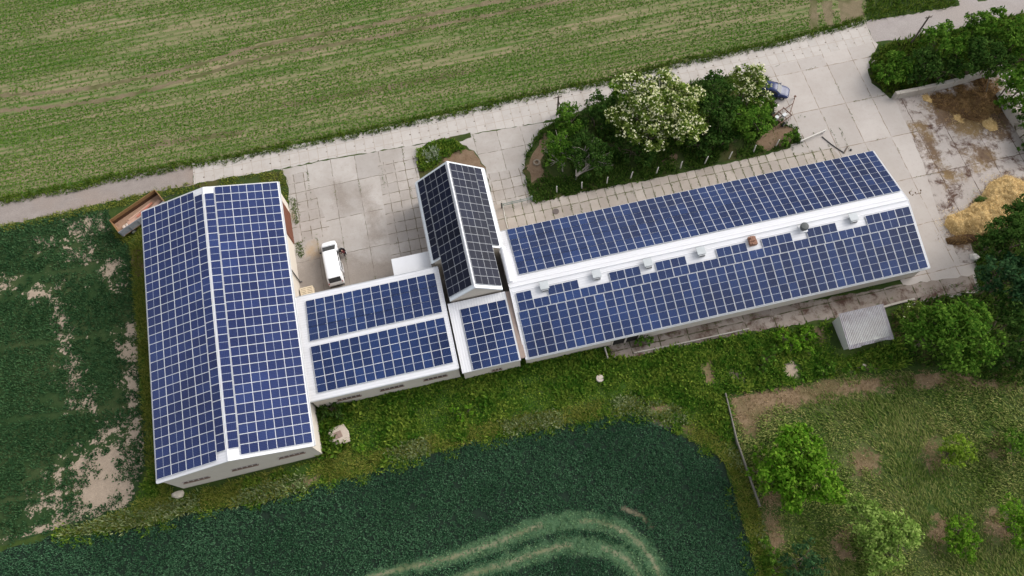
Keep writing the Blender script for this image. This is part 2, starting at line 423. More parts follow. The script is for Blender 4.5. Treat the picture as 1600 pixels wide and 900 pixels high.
# ---- polygons surveyed off the photograph (pixel -> ground)
NEDGE = [(0, 314), (60, 303), (120, 293), (170, 279), (233, 268), (300, 256), (365, 247), (400, 238), (533, 213), (667, 185), (800, 156), (947, 127), (1060, 99), (1200, 70), (1283, 49), (1350, 32)]
SEDGE = [(0, 354), (60, 341), (120, 327), (187, 312), (233, 301), (303, 288), (400, 271), (517, 248), (650, 226), (733, 210), (840, 192), (960, 163), (1060, 140), (1150, 120), (1240, 97), (1367, 66)]
nW = wpoly(NEDGE); sW = wpoly(SEDGE)
west = [(-140, nW[0][1]-18), (-90, nW[0][1]-6.5)]; wests = [(-140, sW[0][1]-18), (-90, sW[0][1]-6.5)]
topfield = west+nW+wpoly([(1362, 20), (1352, 0)])+[(80, 190), (60, 330), (-260, 330), (-260, 40)]
zone('crop_field', topfield, M_TOPFIELD, .15)
i5 = 5
lane = west+nW[:6]+sW[:6][::-1]+wests[::-1]
zone('lane', lane, M_ASPHALT, .18)
zone('road', nW[5:]+sW[5:][::-1], M_ROAD, .12)
eastN = wpoly([(1350, 32), (1440, 18), (1500, 9), (1540, 1)]); eastS = wpoly([(1367, 66), (1425, 60), (1500, 44), (1545, 33), (1600, 20)])
farN = [(eastN[-1][0]+30, eastN[-1][1]+4), (eastN[-1][0]+160, eastN[-1][1]+20)]
M_LANE2 = soil('grey_lane_asphalt', (.30, .265, .25), (.37, .335, .315), .7, (.33, .29, .265), .01)
zone('lane', eastN+farN+[(eastN[-1][0]+160, eastN[-1][1]+13), (eastS[-1][0]+25, eastS[-1][1]+2.4)]+eastS[::-1], M_LANE2, .12)
side = wpoly([(1500, 12), (1497, 0), (1526, 0), (1532, 7)])
zone('lane', side+[] if False else [side[0], side[1], (side[1][0]+4, side[1][1]+40), (side[2][0]+6, side[2][1]+40), side[2], side[3]], M_LANE2, .1)

leftfield = wpoly([(0, 357), (100, 337), (168, 327), (178, 368), (205, 384), (212, 480), (222, 620), (232, 720), (205, 790), (120, 822), (62, 836), (0, 853)])
lf = [(-150, leftfield[0][1]-16)]+leftfield+[(-150, leftfield[-1][1]-14)]
zone('crop_field', lf, M_LEFTSOIL, .2)
BARE = [[(120, 715), (150, 700), (205, 690), (222, 720), (215, 760), (195, 800), (120, 818), (62, 836), (60, 822), (100, 800), (115, 770)],
        [(150, 690), (165, 660), (180, 665), (178, 700)], [(190, 520), (208, 510), (215, 640), (222, 700), (205, 690), (200, 600)],
        [(80, 480), (92, 480), (112, 545), (125, 600), (120, 640), (108, 620), (104, 560)], [(160, 425), (170, 400), (192, 430), (190, 445), (165, 440)],
        [(100, 352), (150, 340), (162, 360), (125, 372), (108, 362)], [(102, 392), (140, 385), (138, 400), (108, 402)], [(62, 378), (78, 374), (76, 384), (64, 386)],
        [(50, 455), (80, 450), (80, 462), (55, 465)], [(85, 735), (105, 745), (100, 768), (82, 770)], [(60, 780), (95, 762), (92, 790), (62, 800)],
        [(128, 625), (145, 622), (140, 634), (122, 634)], [(0, 443), (18, 446), (14, 450), (0, 449)], [(0, 854), (60, 838), (110, 826), (62, 845), (0, 861)]]
BAREW = [wpoly(b) for b in BARE]
gridzone('crop_field', lf, {'bare': BAREW}, M_LEFTSOIL)

FIELD_EDGE = [(83, 837), (140, 832), (187, 827), (240, 818), (293, 800), (350, 792), (400, 785), (450, 772), (500, 757), (573, 739), (633, 716), (700, 701), (760, 686), (800, 678), (850, 668), (910, 659), (960, 647), (987, 643), (1047, 657), (1060, 678), (1100, 698), (1127, 714), (1144, 753), (1157, 800), (1172, 850), (1186, 905)]
botfield = wpoly([(0, 862), (62, 845)]+FIELD_EDGE)
bf = [(-150, botfield[0][1]-16)]+botfield+[(botfield[-1][0]+6, -60), (-150, -60)]
zone('crop_field', bf, M_BOTSOIL, .2)
OUT = smoothline(wpoly([(560, 912), (600, 896), (700, 872), (770, 850), (830, 826), (880, 815), (930, 815), (970, 828), (1000, 850), (1020, 876), (1034, 910)]))
INN = smoothline(wpoly([(690, 912), (740, 896), (800, 878), (850, 860), (895, 852), (940, 856), (970, 868), (990, 886), (1003, 910)]))
W1 = strip(OUT, [.9+1.1*min(1, i/22) for i in range(len(OUT))]); W2 = strip(INN, [.9+1.1*min(1, i/14) for i in range(len(INN))])
TRK = []
for ln, a, b, w in ((OUT, 0, 27, .42), (OUT, 33, 61, .36), (INN, 0, 25, .42), (INN, 30, 49, .36)): TRK.append(strip(ln[a:b], w))
TRK.append(strip(smoothline(wpoly([(972, 794), (992, 801), (1008, 812), (1018, 824)])), .35))
PATCHT = wpoly([(1005, 652), (1045, 657), (1052, 668), (1025, 664)])
gridzone('crop_field', bf, {'flat': [W1, W2], 'track': TRK+[PATCHT]}, M_BOTSOIL, .25)
TRACKS_TOP = []
for pts in ([(-10, 150), (130, 139), (300, 104), (400, 73), (550, 45), (720, 13), (800, -2)], [(-10, 174), (160, 157), (300, 122), (400, 93), (600, 56), (800, 17), (900, -2)],
            [(205, 233), (320, 214), (380, 208)], [(440, 165), (600, 138), (740, 110)]):
    ln = smoothline(wpoly(pts)); q = strip(ln, .62 if len(TRACKS_TOP) < 2 else .9); TRACKS_TOP.append(q); zone('wheel_track', q, M_TANTRACK, .2, .5)
hd = [wpoly(q) for q in ([(1264, 0), (1276, 0), (1280, 45), (1266, 48)], [(1310, 0), (1345, 0), (1352, 28), (1312, 38)], [(1285, 2), (1300, 0), (1303, 40), (1290, 42)])]
for q in hd: zone('dry_strip', q, M_TANTRACK, .3, .6)

# concrete around the buildings
YARD = wpoly([(440, 265), (517, 249), (650, 227), (733, 211), (840, 193), (870, 190), (845, 240), (838, 330)])+[(6, 38), (6, 22), (-20, 22), (-19.6, 50)]
zone('yard', YARD, M_YARD, .08)
gridzone('yard', YARD, {'grime': [wpoly([(560, 300), (575, 290), (600, 370), (575, 385)]), wpoly([(520, 285), (535, 283), (548, 330), (530, 338)]), wpoly([(625, 300), (645, 330), (650, 380), (630, 385)]), wpoly([(470, 400), (520, 380), (560, 400), (590, 405), (640, 395), (660, 440), (480, 480), (460, 440)])], 'sand': [wpoly([(481, 384), (494, 381), (499, 396), (488, 404), (480, 398)]), wpoly([(456, 332), (470, 328), (472, 337), (460, 342)])]}, M_YARD)
zone('yard', wpoly([(448, 275), (478, 268), (520, 368), (492, 372), (470, 380)]), M_TILES, .05)
zone('yard', wpoly([(590, 255), (650, 243), (665, 330), (672, 395), (612, 402)]), M_TILES, .05)
zone('yard', wpoly([(745, 275), (815, 262), (838, 322), (780, 335)]), M_TILES, .05)
zone('path', [(5, 36), (5.5, 44.9)]+wpoly([(838, 316), (900, 300), (1000, 284), (1100, 263), (1200, 241), (1252, 226)])+[(52, 45), (52, 36)], M_PATH, .1)
EASTY = wpoly([(1150, 119), (1240, 96), (1367, 65), (1372, 70), (1358, 95), (1362, 130), (1390, 154), (1450, 145), (1620, 100)])+[(84, 20), (50, 20), (50, 40)]+wpoly([(1300, 232), (1240, 240), (1210, 180)])
zone('yard', EASTY, M_EAST, .1)
zone('yard', wpoly([(1398, 154), (1480, 136), (1560, 115), (1640, 230), (1620, 400), (1560, 420), (1500, 410), (1470, 345), (1440, 250)]), M_DIRTY, .06)
gridzone('yard', [tuple(q) for q in ZONES[-1][0]], {'muck': [wpoly([(1408, 200), (1425, 196), (1440, 240), (1428, 250)]), wpoly([(1500, 240), (1540, 225), (1560, 250), (1520, 262)]), wpoly([(1440, 165), (1460, 150), (1560, 120), (1590, 190), (1570, 215), (1530, 215), (1490, 205), (1460, 190)]), wpoly([(1425, 190), (1450, 195), (1470, 250), (1500, 275), (1480, 290), (1455, 250)]), wpoly([(1415, 300), (1425, 292), (1442, 294), (1440, 304), (1425, 308)]), wpoly([(1470, 375), (1500, 366), (1530, 364), (1526, 388), (1485, 390)])]}, M_DIRTY)
zone('yard', wpoly([(955, 562), (950, 540), (1100, 500), (1440, 440), (1520, 430), (1530, 455), (1440, 470), (1380, 478), (1290, 500), (1180, 518), (1085, 536), (1010, 553)]), M_SOUTH, .18)

# planted islands
HEDGE = wpoly([(818, 268), (822, 240), (845, 203), (880, 183), (960, 152), (1180, 112), (1205, 130), (1213, 185), (1246, 203), (1252, 222), (1180, 243), (1100, 259), (1000, 282), (900, 302), (852, 313), (832, 316)])
zone('hedge_floor', HEDGE, M_HEDGEFLOOR, .2)
zone('bare_soil', wpoly([(1180, 222), (1210, 195), (1238, 200), (1236, 222), (1195, 236)]), M_BROWN, .3)
zone('bare_soil', wpoly([(822, 262), (840, 225), (852, 205), (858, 225), (846, 250), (848, 275), (832, 285)]), M_BROWN, .25)
zone('bare_soil', wpoly([(1028, 252), (1060, 238), (1052, 254), (1035, 262)]), M_BROWN, .3)
ISLE = wpoly([(652, 258), (653, 236), (668, 222), (735, 207), (737, 214), (716, 222), (740, 236), (758, 262), (768, 300), (700, 330), (660, 300)])
zone('planting_bed', ISLE, M_HEDGEFLOOR, .12)
zone('bare_soil', wpoly([(690, 248), (700, 238), (715, 230), (740, 236), (757, 262), (768, 300), (730, 290), (700, 262)]), M_BROWN, .2)
NWBED = wpoly([(300, 290), (340, 280), (440, 266), (449, 285), (452, 330), (440, 325), (430, 292), (330, 300)])
zone('verge', NWBED, M_HEDGEFLOOR, .15)
NEBED = wpoly([(1358, 110), (1366, 84), (1385, 70), (1430, 58), (1500, 46), (1545, 34), (1600, 22), (1680, 6), (1680, 120), (1600, 100), (1500, 118), (1390, 150), (1364, 130)])
zone('hedge_floor', NEBED, M_HEDGEFLOOR, .25)
NEVERGE = wpoly([(1354, 0), (1352, 33), (1440, 19), (1498, 9), (1495, 0)]); NEVERGE = [NEVERGE[0], NEVERGE[1], NEVERGE[2], NEVERGE[3], (NEVERGE[4][0]+4, NEVERGE[4][1]+30), (NEVERGE[0][0]+4, NEVERGE[0][1]+30)]
zone('verge', NEVERGE, M_MEADOW, .2)
SEBED = wpoly([(1520, 380), (1530, 330), (1620, 300), (1660, 400), (1660, 600), (1560, 600), (1400, 560), (1395, 490), (1440, 470), (1530, 455)])
zone('hedge_floor', SEBED, M_HEDGEFLOOR, .3)
# orchard
ORCH = wpoly([(1133, 622), (1200, 606), (1290, 590), (1450, 582), (1620, 575), (1640, 910), (1215, 910), (1190, 800), (1155, 700)])
zone('orchard_grass', ORCH, M_ORCHARD, .25)
DRY = [[(1140, 650), (1138, 622), (1200, 606), (1290, 592), (1410, 585), (1470, 575), (1540, 590), (1600, 590), (1600, 604), (1500, 606), (1400, 605), (1300, 625), (1230, 640), (1180, 665), (1165, 690)],
       [(1332, 712), (1350, 702), (1372, 715), (1368, 738), (1345, 738), (1330, 726)], [(1442, 700), (1456, 688), (1472, 700), (1470, 722), (1482, 736), (1455, 736), (1442, 720)],
       [(1546, 695), (1560, 674), (1572, 690), (1576, 716), (1552, 712)], [(1300, 850), (1312, 828), (1330, 830), (1328, 866), (1310, 878)], [(1450, 835), (1462, 808), (1482, 812), (1478, 850), (1458, 856)],
       [(1540, 818), (1552, 800), (1572, 812), (1576, 842), (1552, 848)], [(1192, 800), (1205, 790), (1222, 830), (1218, 860), (1205, 862)], [(1185, 740), (1215, 760), (1215, 790), (1192, 790)]]
DRYW = [wpoly(q) for q in DRY]
gridzone('orchard_grass', ORCH, {'dry': DRYW}, M_ORCHARD)
# rough weed ground between the buildings and the wheat
WEED = wpoly([(238, 735), (262, 770), (300, 770), (508, 716), (500, 640), (590, 610), (730, 580), (860, 556), (950, 545), (960, 565), (1090, 540), (1180, 522), (1290, 505), (1300, 545), (1400, 530), (1420, 570), (1290, 590), (1200, 605), (1130, 615), (1150, 700), (1185, 800), (1212, 910)]+FIELD_EDGE[::-1]+[(205, 795), (235, 740)])
BARNW = wpoly([(205, 384), (178, 366), (260, 310), (235, 420), (240, 520), (252, 640), (268, 770), (232, 750), (222, 620), (212, 480)])
M_WEEDSOIL = soil('weed_ground', (.03, .065, .010), (.052, .10, .016), .9, (.075, .105, .025), layers=(('dry', A_DRY, 4, .7, .9), ('sand', A_BARE, 3, .8, 1)))
zone('weed_ground', WEED, M_WEEDSOIL, .3); zone('weed_ground', BARNW, M_WEEDSOIL, .3)
SPOTS = [[(1222, 572), (1236, 563), (1247, 572), (1245, 588), (1226, 591)], [(206, 392), (222, 386), (226, 430), (210, 432)], [(1093, 566), (1112, 558), (1118, 590), (1100, 602)], [(1012, 634), (1040, 634), (1042, 646), (1016, 648)],
         [(1138, 580), (1160, 578), (1158, 594), (1140, 592)], [(455, 752), (500, 742), (498, 752), (460, 762)], [(1268, 512), (1284, 508), (1290, 535), (1278, 540)], [(1340, 570), (1395, 560), (1395, 568), (1345, 580)], [(1060, 665), (1088, 668), (1080, 680), (1065, 678)]]
SPOTW = [wpoly(q) for q in SPOTS]
gridzone('weed_ground', WEED, {'dry': [q for i, q in enumerate(SPOTW) if i not in (0, 1, 4)], 'sand': [SPOTW[0], SPOTW[4]]}, M_WEEDSOIL)
zone('bare_soil', SPOTW[1], M_DRYGRASS, .2)

# ------------------------------------------------------------------ plants nobody could count
L_TOP = leafmat('young_crop_leaf', (.036, .110, .008), (.066, .160, .014), (.12, .21, .030), .10, (.15, .22, .040))
L_DARK = leafmat('left_crop_leaf', (.018, .054, .020), (.032, .080, .032), (.065, .125, .052), .12)
L_TEAL = leafmat('wheat_leaf', (.022, .070, .032), (.038, .102, .050), (.085, .17, .092), .10)
L_TEALL = leafmat('flattened_wheat_leaf', (.048, .112, .055), (.072, .145, .070), (.125, .20, .10), .3)
L_WEED = leafmat('weed_leaf', (.025, .080, .008), (.062, .152, .016), (.15, .24, .030), .42, (.26, .33, .05))
L_GRASS = leafmat('orchard_grass_blade', (.048, .108, .014), (.115, .175, .032), (.25, .28, .09), .22, (.36, .35, .13))
L_VERGE = leafmat('verge_grass_blade', (.032, .080, .008), (.060, .115, .014), (.12, .155, .026), .4)
L_YELLOW = leafmat('yellowish_grass_blade', (.08, .125, .015), (.15, .18, .028), (.25, .245, .06), .35)
L_DRY = leafmat('dry_grass_blade', (.16, .11, .055), (.25, .175, .095), (.34, .255, .15), .4)
L_PALE = leafmat('pale_weed_leaf', (.09, .14, .04), (.15, .20, .075), (.26, .29, .15), .4)

def stuff(name, V, mats, mi=None):
    o = quads(name, V, mats, mi=mi); tag(o, kind='stuff'); return o
# striped field: drilled rows along the road
rows = np.arange(58.4, 112, .40)+.2; P2 = []
for y in rows:
    x = np.arange(-74, 80, .17); P2.append(np.c_[x+RNG.normal(0, .09, len(x)), y+RNG.normal(0, .05, len(x))])
P2 = np.concatenate(P2); P2 = P2[inside(P2, topfield)]
for q in TRACKS_TOP[:2]+hd: P2 = P2[~inside(P2, q)]
den = .50*vnoise(P2*np.array([.035, .50]), 1, 3)+.30*vnoise(P2*np.array([.09, 1.3]), 1, 4)+.20*vnoise(P2*np.array([.5, 1.6]), 1, 6)+.18*(vnoise(P2, .05, 5)-.5)
dN = np.interp(P2[:, 0], [p[0] for p in nW], [p[1] for p in nW]); den += .25*np.clip(1-(P2[:, 1]-dN)/5, 0, 1)
keep = RNG.random(len(P2)) < np.clip((den-.25)/.25, .18, 1); P2 = P2[keep]
stuff('young_crop', blades(P2, .25, 3, .14, 1.2, 1, .05), L_TOP)
# left field
p = scatter([q for q in lf if True], 1, 2); box = [(-78, 0), (-30, 0), (-30, 62), (-78, 62)]
p = scatter(box, 24, 2); p = p[inside(p, lf)]
sd = sdist(p, BAREW); thin = vnoise(p, .5, 8)*.40+vnoise(p, 1.5, 9)*.40+vnoise(p, 4, 10)*.20
p2 = p[sd < (thin-.46)*19]
tr = np.abs(((p2[:, 0]*.1+p2[:, 1])+60) % 9.0-4.5) < .3
p2 = p2[~(tr & (p2[:, 0] < -38))]
stuff('left_crop', blades(p2, .36, 3, .135, .8, 3, .1), L_DARK)
# wheat
box = [(-78, -22), (46, -22), (46, 27), (-78, 27)]
p = scatter(box, 36, 4); p = p[inside(p, bf)]
sd = np.maximum(sdist(p, [W1, W2]), sdist(p, [TRK[-1], PATCHT])); p = p[sd < (vnoise(p, 1.3, 33)-.5)*.7]
gap = vnoise(p, 1.9, 31); eline = wpoly(FIELD_EDGE); ed_ = edge_dist(p, eline+eline[::-1]); p = p[(gap > .16) & (ed_ > (vnoise(p, .8, 91)*.7+vnoise(p, 3, 92)*.5-.45)*1.7)]
stuff('wheat', blades(p, .34, 3, .095, .7, 5, .08), L_TEAL)
p = np.concatenate([scatter(W1, 14, 6), scatter(W2, 14, 7)])
for q in TRK[:4]:
    ins = inside(p, q); p = p[~ins | (np.random.default_rng(1).random(len(p)) < .12)]
stuff('flattened_wheat', blades(p, .35, 3, .12, 1.25, 6, .1), L_TEALL)
# weeds: clumps of very different height and kind
SLABW = wpoly([(514, 668), (540, 664), (547, 680), (538, 694), (520, 690)]); WELLW = wpoly([(928, 584), (946, 582), (948, 598), (930, 600)])
STONEW = wpoly([(270, 766), (292, 762), (292, 784), (270, 784)]); SHEDW = [(39.5, 16.4), (46, 16.4), (46, 21), (39.5, 21)]
HOL = [SLABW, WELLW, STONEW, SHEDW]+[SPOTW[0], SPOTW[4]]
p = scatter(WEED, 26, 8, HOL); cl = vnoise(p, .28, 14)*.6+vnoise(p, .9, 15)*.4
nearw = np.clip(1-(edge_dist(p, botfield))/4.0, 0, 1)
sdw = sdist(p, SPOTW); ok = (cl > .12) & (sdw < (vnoise(p, 1.1, 35)-.5)*2.2); p, cl, nearw = p[ok], cl[ok], nearw[ok]
kind = (nearw > .55) & (vnoise(p, .5, 16) > .35)
west_ = p[:, 0] < -14
grs = kind | (west_ & (p[:, 1] < 20)) & (vnoise(p, .4, 18) > .3)
pw = p[~grs]; hw = .25+.75*np.clip(cl[~grs]-.3, 0, .5)*2
stuff('weeds', blades(pw, hw, 4, .23, .9, 9, .18), L_WEED)
pg = p[grs]
stuff('long_grass', blades(pg, .5, 5, .09, .8, 10, .14, diamond=False), L_YELLOW)
pp = p[(nearw > .6) & (vnoise(p, .35, 41) > .60)]
stuff('pale_weeds', blades(pp, .6, 3, .16, .7, 11, .2), L_PALE)
eline = wpoly(FIELD_EDGE); p = scatter(strip(eline, 2.2), 12, 93); dE = edge_dist(p, eline+eline[::-1]); p = p[(vnoise(p, .7, 94)*.6+vnoise(p, 2.4, 95)*.4) > .42+.16*dE]
stuff('edge_weeds', blades(p, .45, 4, .15, .85, 27, .16), [L_WEED])
# tall docks against the walls
p = scatter(wpoly([(492, 632), (540, 622), (560, 640), (520, 662), (545, 700), (505, 712), (498, 660)]), 12, 12)
p = p[~inside(p, SLABW)]
stuff('tall_weeds', blades(p, 1.1, 6, .28, .6, 12, .2), L_WEED)
p = scatter(BARNW, 26, 13); stuff('long_grass', blades(p, .5, 5, .08, .75, 13, .14, diamond=False), L_YELLOW)
# verges
vn = strip(nW, 1.3); p = scatter(vn, 22, 14); stuff('verge_grass', blades(p, .42, 4, .10, .75, 14, .12), L_VERGE)
vs_ = strip([(a, b-.4) for a, b in sW[:6]], 1.2); p = scatter(vs_, 14, 15); stuff('verge_grass', blades(p, .35, 4, .09, .8, 15, .12), L_YELLOW)
p = scatter(NWBED, 14, 16); p = p[vnoise(p, .6, 17) > .35]; stuff('verge_grass', blades(p, .35, 4, .10, .8, 16, .12), L_YELLOW)
p = scatter(NEVERGE, 9, 17); stuff('verge_grass', blades(p, .5, 5, .14, .7, 17, .15), L_VERGE)
p = scatter(HEDGE, 20, 18, [wpoly([(818, 265), (838, 222), (856, 205), (862, 225), (850, 250), (850, 278), (832, 290)]), wpoly([(1178, 224), (1208, 192), (1240, 200), (1238, 222), (1195, 238)])]); cl = vnoise(p, .5, 19); p = p[cl > .27]
stuff('hedge_undergrowth', blades(p, .55, 4, .16, .7, 18, .15), leafmat('undergrowth_leaf', (.024, .066, .010), (.045, .095, .015), (.09, .14, .026), .3))
p = scatter(NEBED, 9, 20); stuff('hedge_undergrowth', blades(p, .7, 5, .2, .7, 19, .2), L_VERGE)
p = scatter(SEBED, 8, 21); stuff('hedge_undergrowth', blades(p, .6, 4, .2, .7, 20, .2), MATS.get('x') or bpy.data.materials['undergrowth_leaf'])
p = scatter(wpoly([(654, 250), (655, 234), (680, 222), (712, 222), (730, 232), (712, 238), (694, 246), (676, 262), (660, 268)]), 26, 22)
stuff('bed_weeds', blades(p, .55, 5, .2, .75, 21, .14), L_WEED)
p = scatter(wpoly([(663, 242), (672, 234), (684, 236), (683, 248), (668, 254)]), 24, 23); stuff('pale_flowers', blades(p, .8, 4, .14, .7, 22, .14), leafmat('pale_flower_leaf', (.15, .19, .12), (.26, .30, .2), (.42, .46, .34), .4))
# grass and moss in the slab joints
pts = []
for i in range(4, 45):
    x = i*1.17-.3; y = np.arange(39.2, 46.0, .10); pts.append(np.c_[x+RNG.normal(0, .04, len(y)), y])
p = np.concatenate(pts); p = p[inside(p, [(5, 39), (5.5, 44.9), (12, 45.2), (52, 45.4), (52, 39)]) & (vnoise(p, .75, 81) > .52) & (RNG.random(len(p)) < .6)]
q = []
for i in range(12, 24): y = np.arange(40, 56, .14); q.append(np.c_[i*3.6-.6+RNG.normal(0, .05, len(y)), y])
for j in range(6, 10): x = np.arange(40, 66, .14); q.append(np.c_[x, j*6.2-1.0+RNG.normal(0, .05, len(x))])
for i in range(-7, 3): y = np.arange(37, 55.5, .16); q.append(np.c_[i*3.1-1.0+RNG.normal(0, .05, len(y)), y])
q = np.concatenate(q); q = q[(vnoise(q, .45, 82) > .66) & (RNG.random(len(q)) < .5) & (inside(q, EASTY) | inside(q, YARD))]
x = np.arange(15, 52, .12); s_ = np.c_[x, 23.6+RNG.normal(0, .12, len(x))]; s_ = s_[vnoise(s_, .5, 83) > .6]
e_ = scatter(wpoly([(1205, 196), (1250, 180), (1262, 184), (1240, 200), (1215, 235), (1208, 222)]), 14, 84); e_ = e_[vnoise(e_, .7, 85) > .5]
w_ = scatter(wpoly([(1440, 452), (1530, 438), (1530, 444), (1440, 460)]), 18, 86); w_ = w_[vnoise(w_, .7, 87) > .4]
b_ = np.c_[-18.7+RNG.normal(0, .25, 900), RNG.uniform(38, 52, 900)]; b_ = b_[vnoise(b_, .8, 88) > .6]
stuff('joint_weeds', blades(np.concatenate([p, q, s_, e_, w_, b_]), .16, 3, .08, .9, 26, .04), L_VERGE)
# orchard grass, combed by the wind
p = scatter([q for q in ORCH], 20, 24); sd = sdist(p, DRYW)
p = p[sd < (vnoise(p, .8, 27)-.5)*3.2]
ang = 2.45+1.7*(vnoise(p, .14, 25)-.5)*2; ht = .32+.38*vnoise(p, .3, 26); dk = vnoise(p, .33, 44)
stuff('orchard_long_grass', blades(p, ht, 4, .13, 1.15, 23, .18, diamond=False, dirs=ang, dirspread=.38), L_GRASS)
p = np.concatenate([scatter(strip(list(q)+[q[0]], 1.6), 7, 60+i) for i, q in enumerate(DRYW)]+[scatter(q, 18, 28+i) for i, q in enumerate(DRYW)])
p = p[inside(p, ORCH)]
stuff('dry_grass_blades', blades(p, .32, 3, .11, 1.25, 24, .15, diamond=False), L_DRY)
# ------------------------------------------------------------------ buildings
M_ROOF = None
t = NT('white_sheet_roof'); O = t.obj()
w = t.wave(O, 1.05, 0, 'Y'); n = t.noise(t.mapping(O, scale=(.25, 2.2, 1)), 1, 6, .7); n2 = t.noise(O, 2.5, 5, .7)
c = t.mix(t.math('MULTIPLY', t.step(n, .5, .8), .35), (.60, .60, .62), (.46, .455, .45))
c = t.mix(t.math('MULTIPLY', t.step(n2, .55, .8), .25), c, (.55, .52, .49))
c = t.mix(t.math('MULTIPLY', w, .22), c, (.38, .38, .39)); M_ROOF = t.bsdf(c, .55, 0, .4, t.bump(w, .35, .03))  # wave also darkens the colour, painting rib shading on top of the bump
t = NT('white_sheet_roof_across'); O = t.obj()
w = t.wave(O, 1.05, 0, 'X'); n = t.noise(t.mapping(O, scale=(2.2, .25, 1)), 1, 6, .7); n2 = t.noise(O, 2.5, 5, .7)
c = t.mix(t.math('MULTIPLY', t.step(n, .45, .8), .4), (.59, .59, .61), (.42, .415, .41))
c = t.mix(t.math('MULTIPLY', t.step(n2, .55, .8), .25), c, (.52, .49, .46))
c = t.mix(t.math('MULTIPLY', w, .22), c, (.38, .38, .39)); M_ROOFX = t.bsdf(c, .55, 0, .4, t.bump(w, .35, .03))  # rib shading painted into this sheet's colour too, ribs turned the other way
M_GREYROOF = plain('pale_grey_sheet_roof', (.62, .65, .67), .5, 0, .4, .08, 1.5)
M_TRIM = plain('white_trim', (.63, .63, .645), .5, 0, .4, .05)
t = NT('beige_render'); P = t.pos; n = t.noise(P, .5, 6, .7); n2 = t.noise(t.mapping(P, scale=(3, 3, .35)), 1, 5, .7)
c = t.mix(n, (.45, .405, .35), (.52, .47, .41)); c = t.mix(t.math('MULTIPLY', t.step(n2, .5, .75), .3), c, (.40, .35, .285))
M_WALL = t.bsdf(c, .9, 0, .2, t.bump(t.noise(P, 18, 3), .2, .01))
M_RUSTDOOR = plain('rust_brown_door', (.135, .052, .032), .75, 0, .2, .3, 2)
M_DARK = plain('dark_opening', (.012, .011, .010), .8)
M_GLASS = plain('dark_glazing', (.035, .038, .042), .2, 0, .5)
M_SILL = plain('brown_sill', (.16, .105, .08), .8)
M_GUTTER = plain('brown_gutter', (.26, .20, .17), .8, 0, .2, .3, 2)
M_METAL = plain('grey_metal', (.42, .43, .44), .45, .3, .4)
M_BLACKM = plain('dark_metal', (.03, .03, .032), .5)
M_BRICK = plain('old_brick', (.24, .13, .09), .9, 0, .2, .45, 9)

def panelmat(name, cell, cell2, frame, gloss, island, spec=.26):
    t = NT(name); uv = t.uv()
    sx = t.n('ShaderNodeSeparateXYZ'); t.put(sx.inputs[0], uv); U, V = sx.outputs[0], sx.outputs[1]
    def band(v, lo, hi): return t.math('MULTIPLY', t.math('GREATER_THAN', v, lo), t.math('LESS_THAN', v, hi))
    inn = t.math('MULTIPLY', band(U, .011, .989), band(V, .018, .982))
    mid = t.math('LESS_THAN', t.math('ABSOLUTE', t.math('SUBTRACT', U, .5)), .007)
    # cell grid: half-cut cells, 20 along, 6 across
    cu = t.math('ABSOLUTE', t.math('SUBTRACT', t.math('FRACT', t.math('MULTIPLY', U, 20)), .5))
    cv = t.math('ABSOLUTE', t.math('SUBTRACT', t.math('FRACT', t.math('MULTIPLY', V, 6)), .5))
    ln = t.math('MAXIMUM', t.math('MULTIPLY', t.math('GREATER_THAN', cu, .455), .16), t.math('MULTIPLY', t.math('GREATER_THAN', cv, .475), .42))
    r = t.island() if island else t.objrand()
    wn = t.n('ShaderNodeTexWhiteNoise', noise_dimensions='1D'); t.put(wn.inputs['W'], t.math('MULTIPLY', r, 91.7))
    k = t.math('ADD', t.math('MULTIPLY', t.math('POWER', wn.outputs[0], 1.6), .5), t.math('MULTIPLY', t.step(t.noise(t.pos, .11, 3), .36, .66), .5))  # random tone per panel, plus broad soft patches painting sky sheen into the cells
    c = t.mix(k, cell, cell2)
    c = t.mix(ln, c, (.02, .022, .03) if spec < .2 else (.16, .20, .36)); c = t.mix(mid, c, (.30, .31, .34) if spec < .2 else (.56, .60, .68))
    c = t.mix(inn, frame, c)
    return t.bsdf(c, gloss, 0, spec)
FR = (.74, .75, .77)
PM = {}
for key, a, b in (('blue', (.006, .012, .042), (.014, .034, .112)), ('indigo', (.007, .013, .056), (.017, .032, .112)), ('black', (.003, .0042, .012), (.006, .009, .026))):
    fr_ = (.34, .35, .37) if key == 'black' else FR
    PM[key] = (panelmat(key+'_solar_cells', a, b, fr_, .14, False, .10 if key == 'black' else .26), panelmat(key+'_solar_cells_run', a, b, fr_, .14, True))
M_FRAME = plain('aluminium_frame', FR, .4, .0, .4, .03)
PL, PW, PT = 1.732, 1.018, .04
def panel_geo(mb_v, mb_f, mb_uv, M):
    o = len(mb_v); x, y = PL/2, PW/2
    for p in ((-x, -y, 0), (x, -y, 0), (x, y, 0), (-x, y, 0), (-x, -y, PT), (x, -y, PT), (x, y, PT), (-x, y, PT)): mb_v.append(tuple(M @ Vector(p)))
    for f in ((4, 5, 6, 7), (0, 1, 5, 4), (1, 2, 6, 5), (2, 3, 7, 6), (3, 0, 4, 7)): mb_f.append([i+o for i in f])
    mb_uv += [(0, 0), (1, 0), (1, 1), (0, 1)]+[(0, 0)]*16
def panel_mesh(name, mats, Ms):
    v, f, uv = [], [], []
    for M in Ms: panel_geo(v, f, uv, M)
    me = bpy.data.meshes.new(name); me.from_pydata(v, [], f)
    l = me.uv_layers.new(name='UVMap'); l.data.foreach_set('uv', [a for p in uv for a in p])
    for m in mats: me.materials.append(m)
    return me
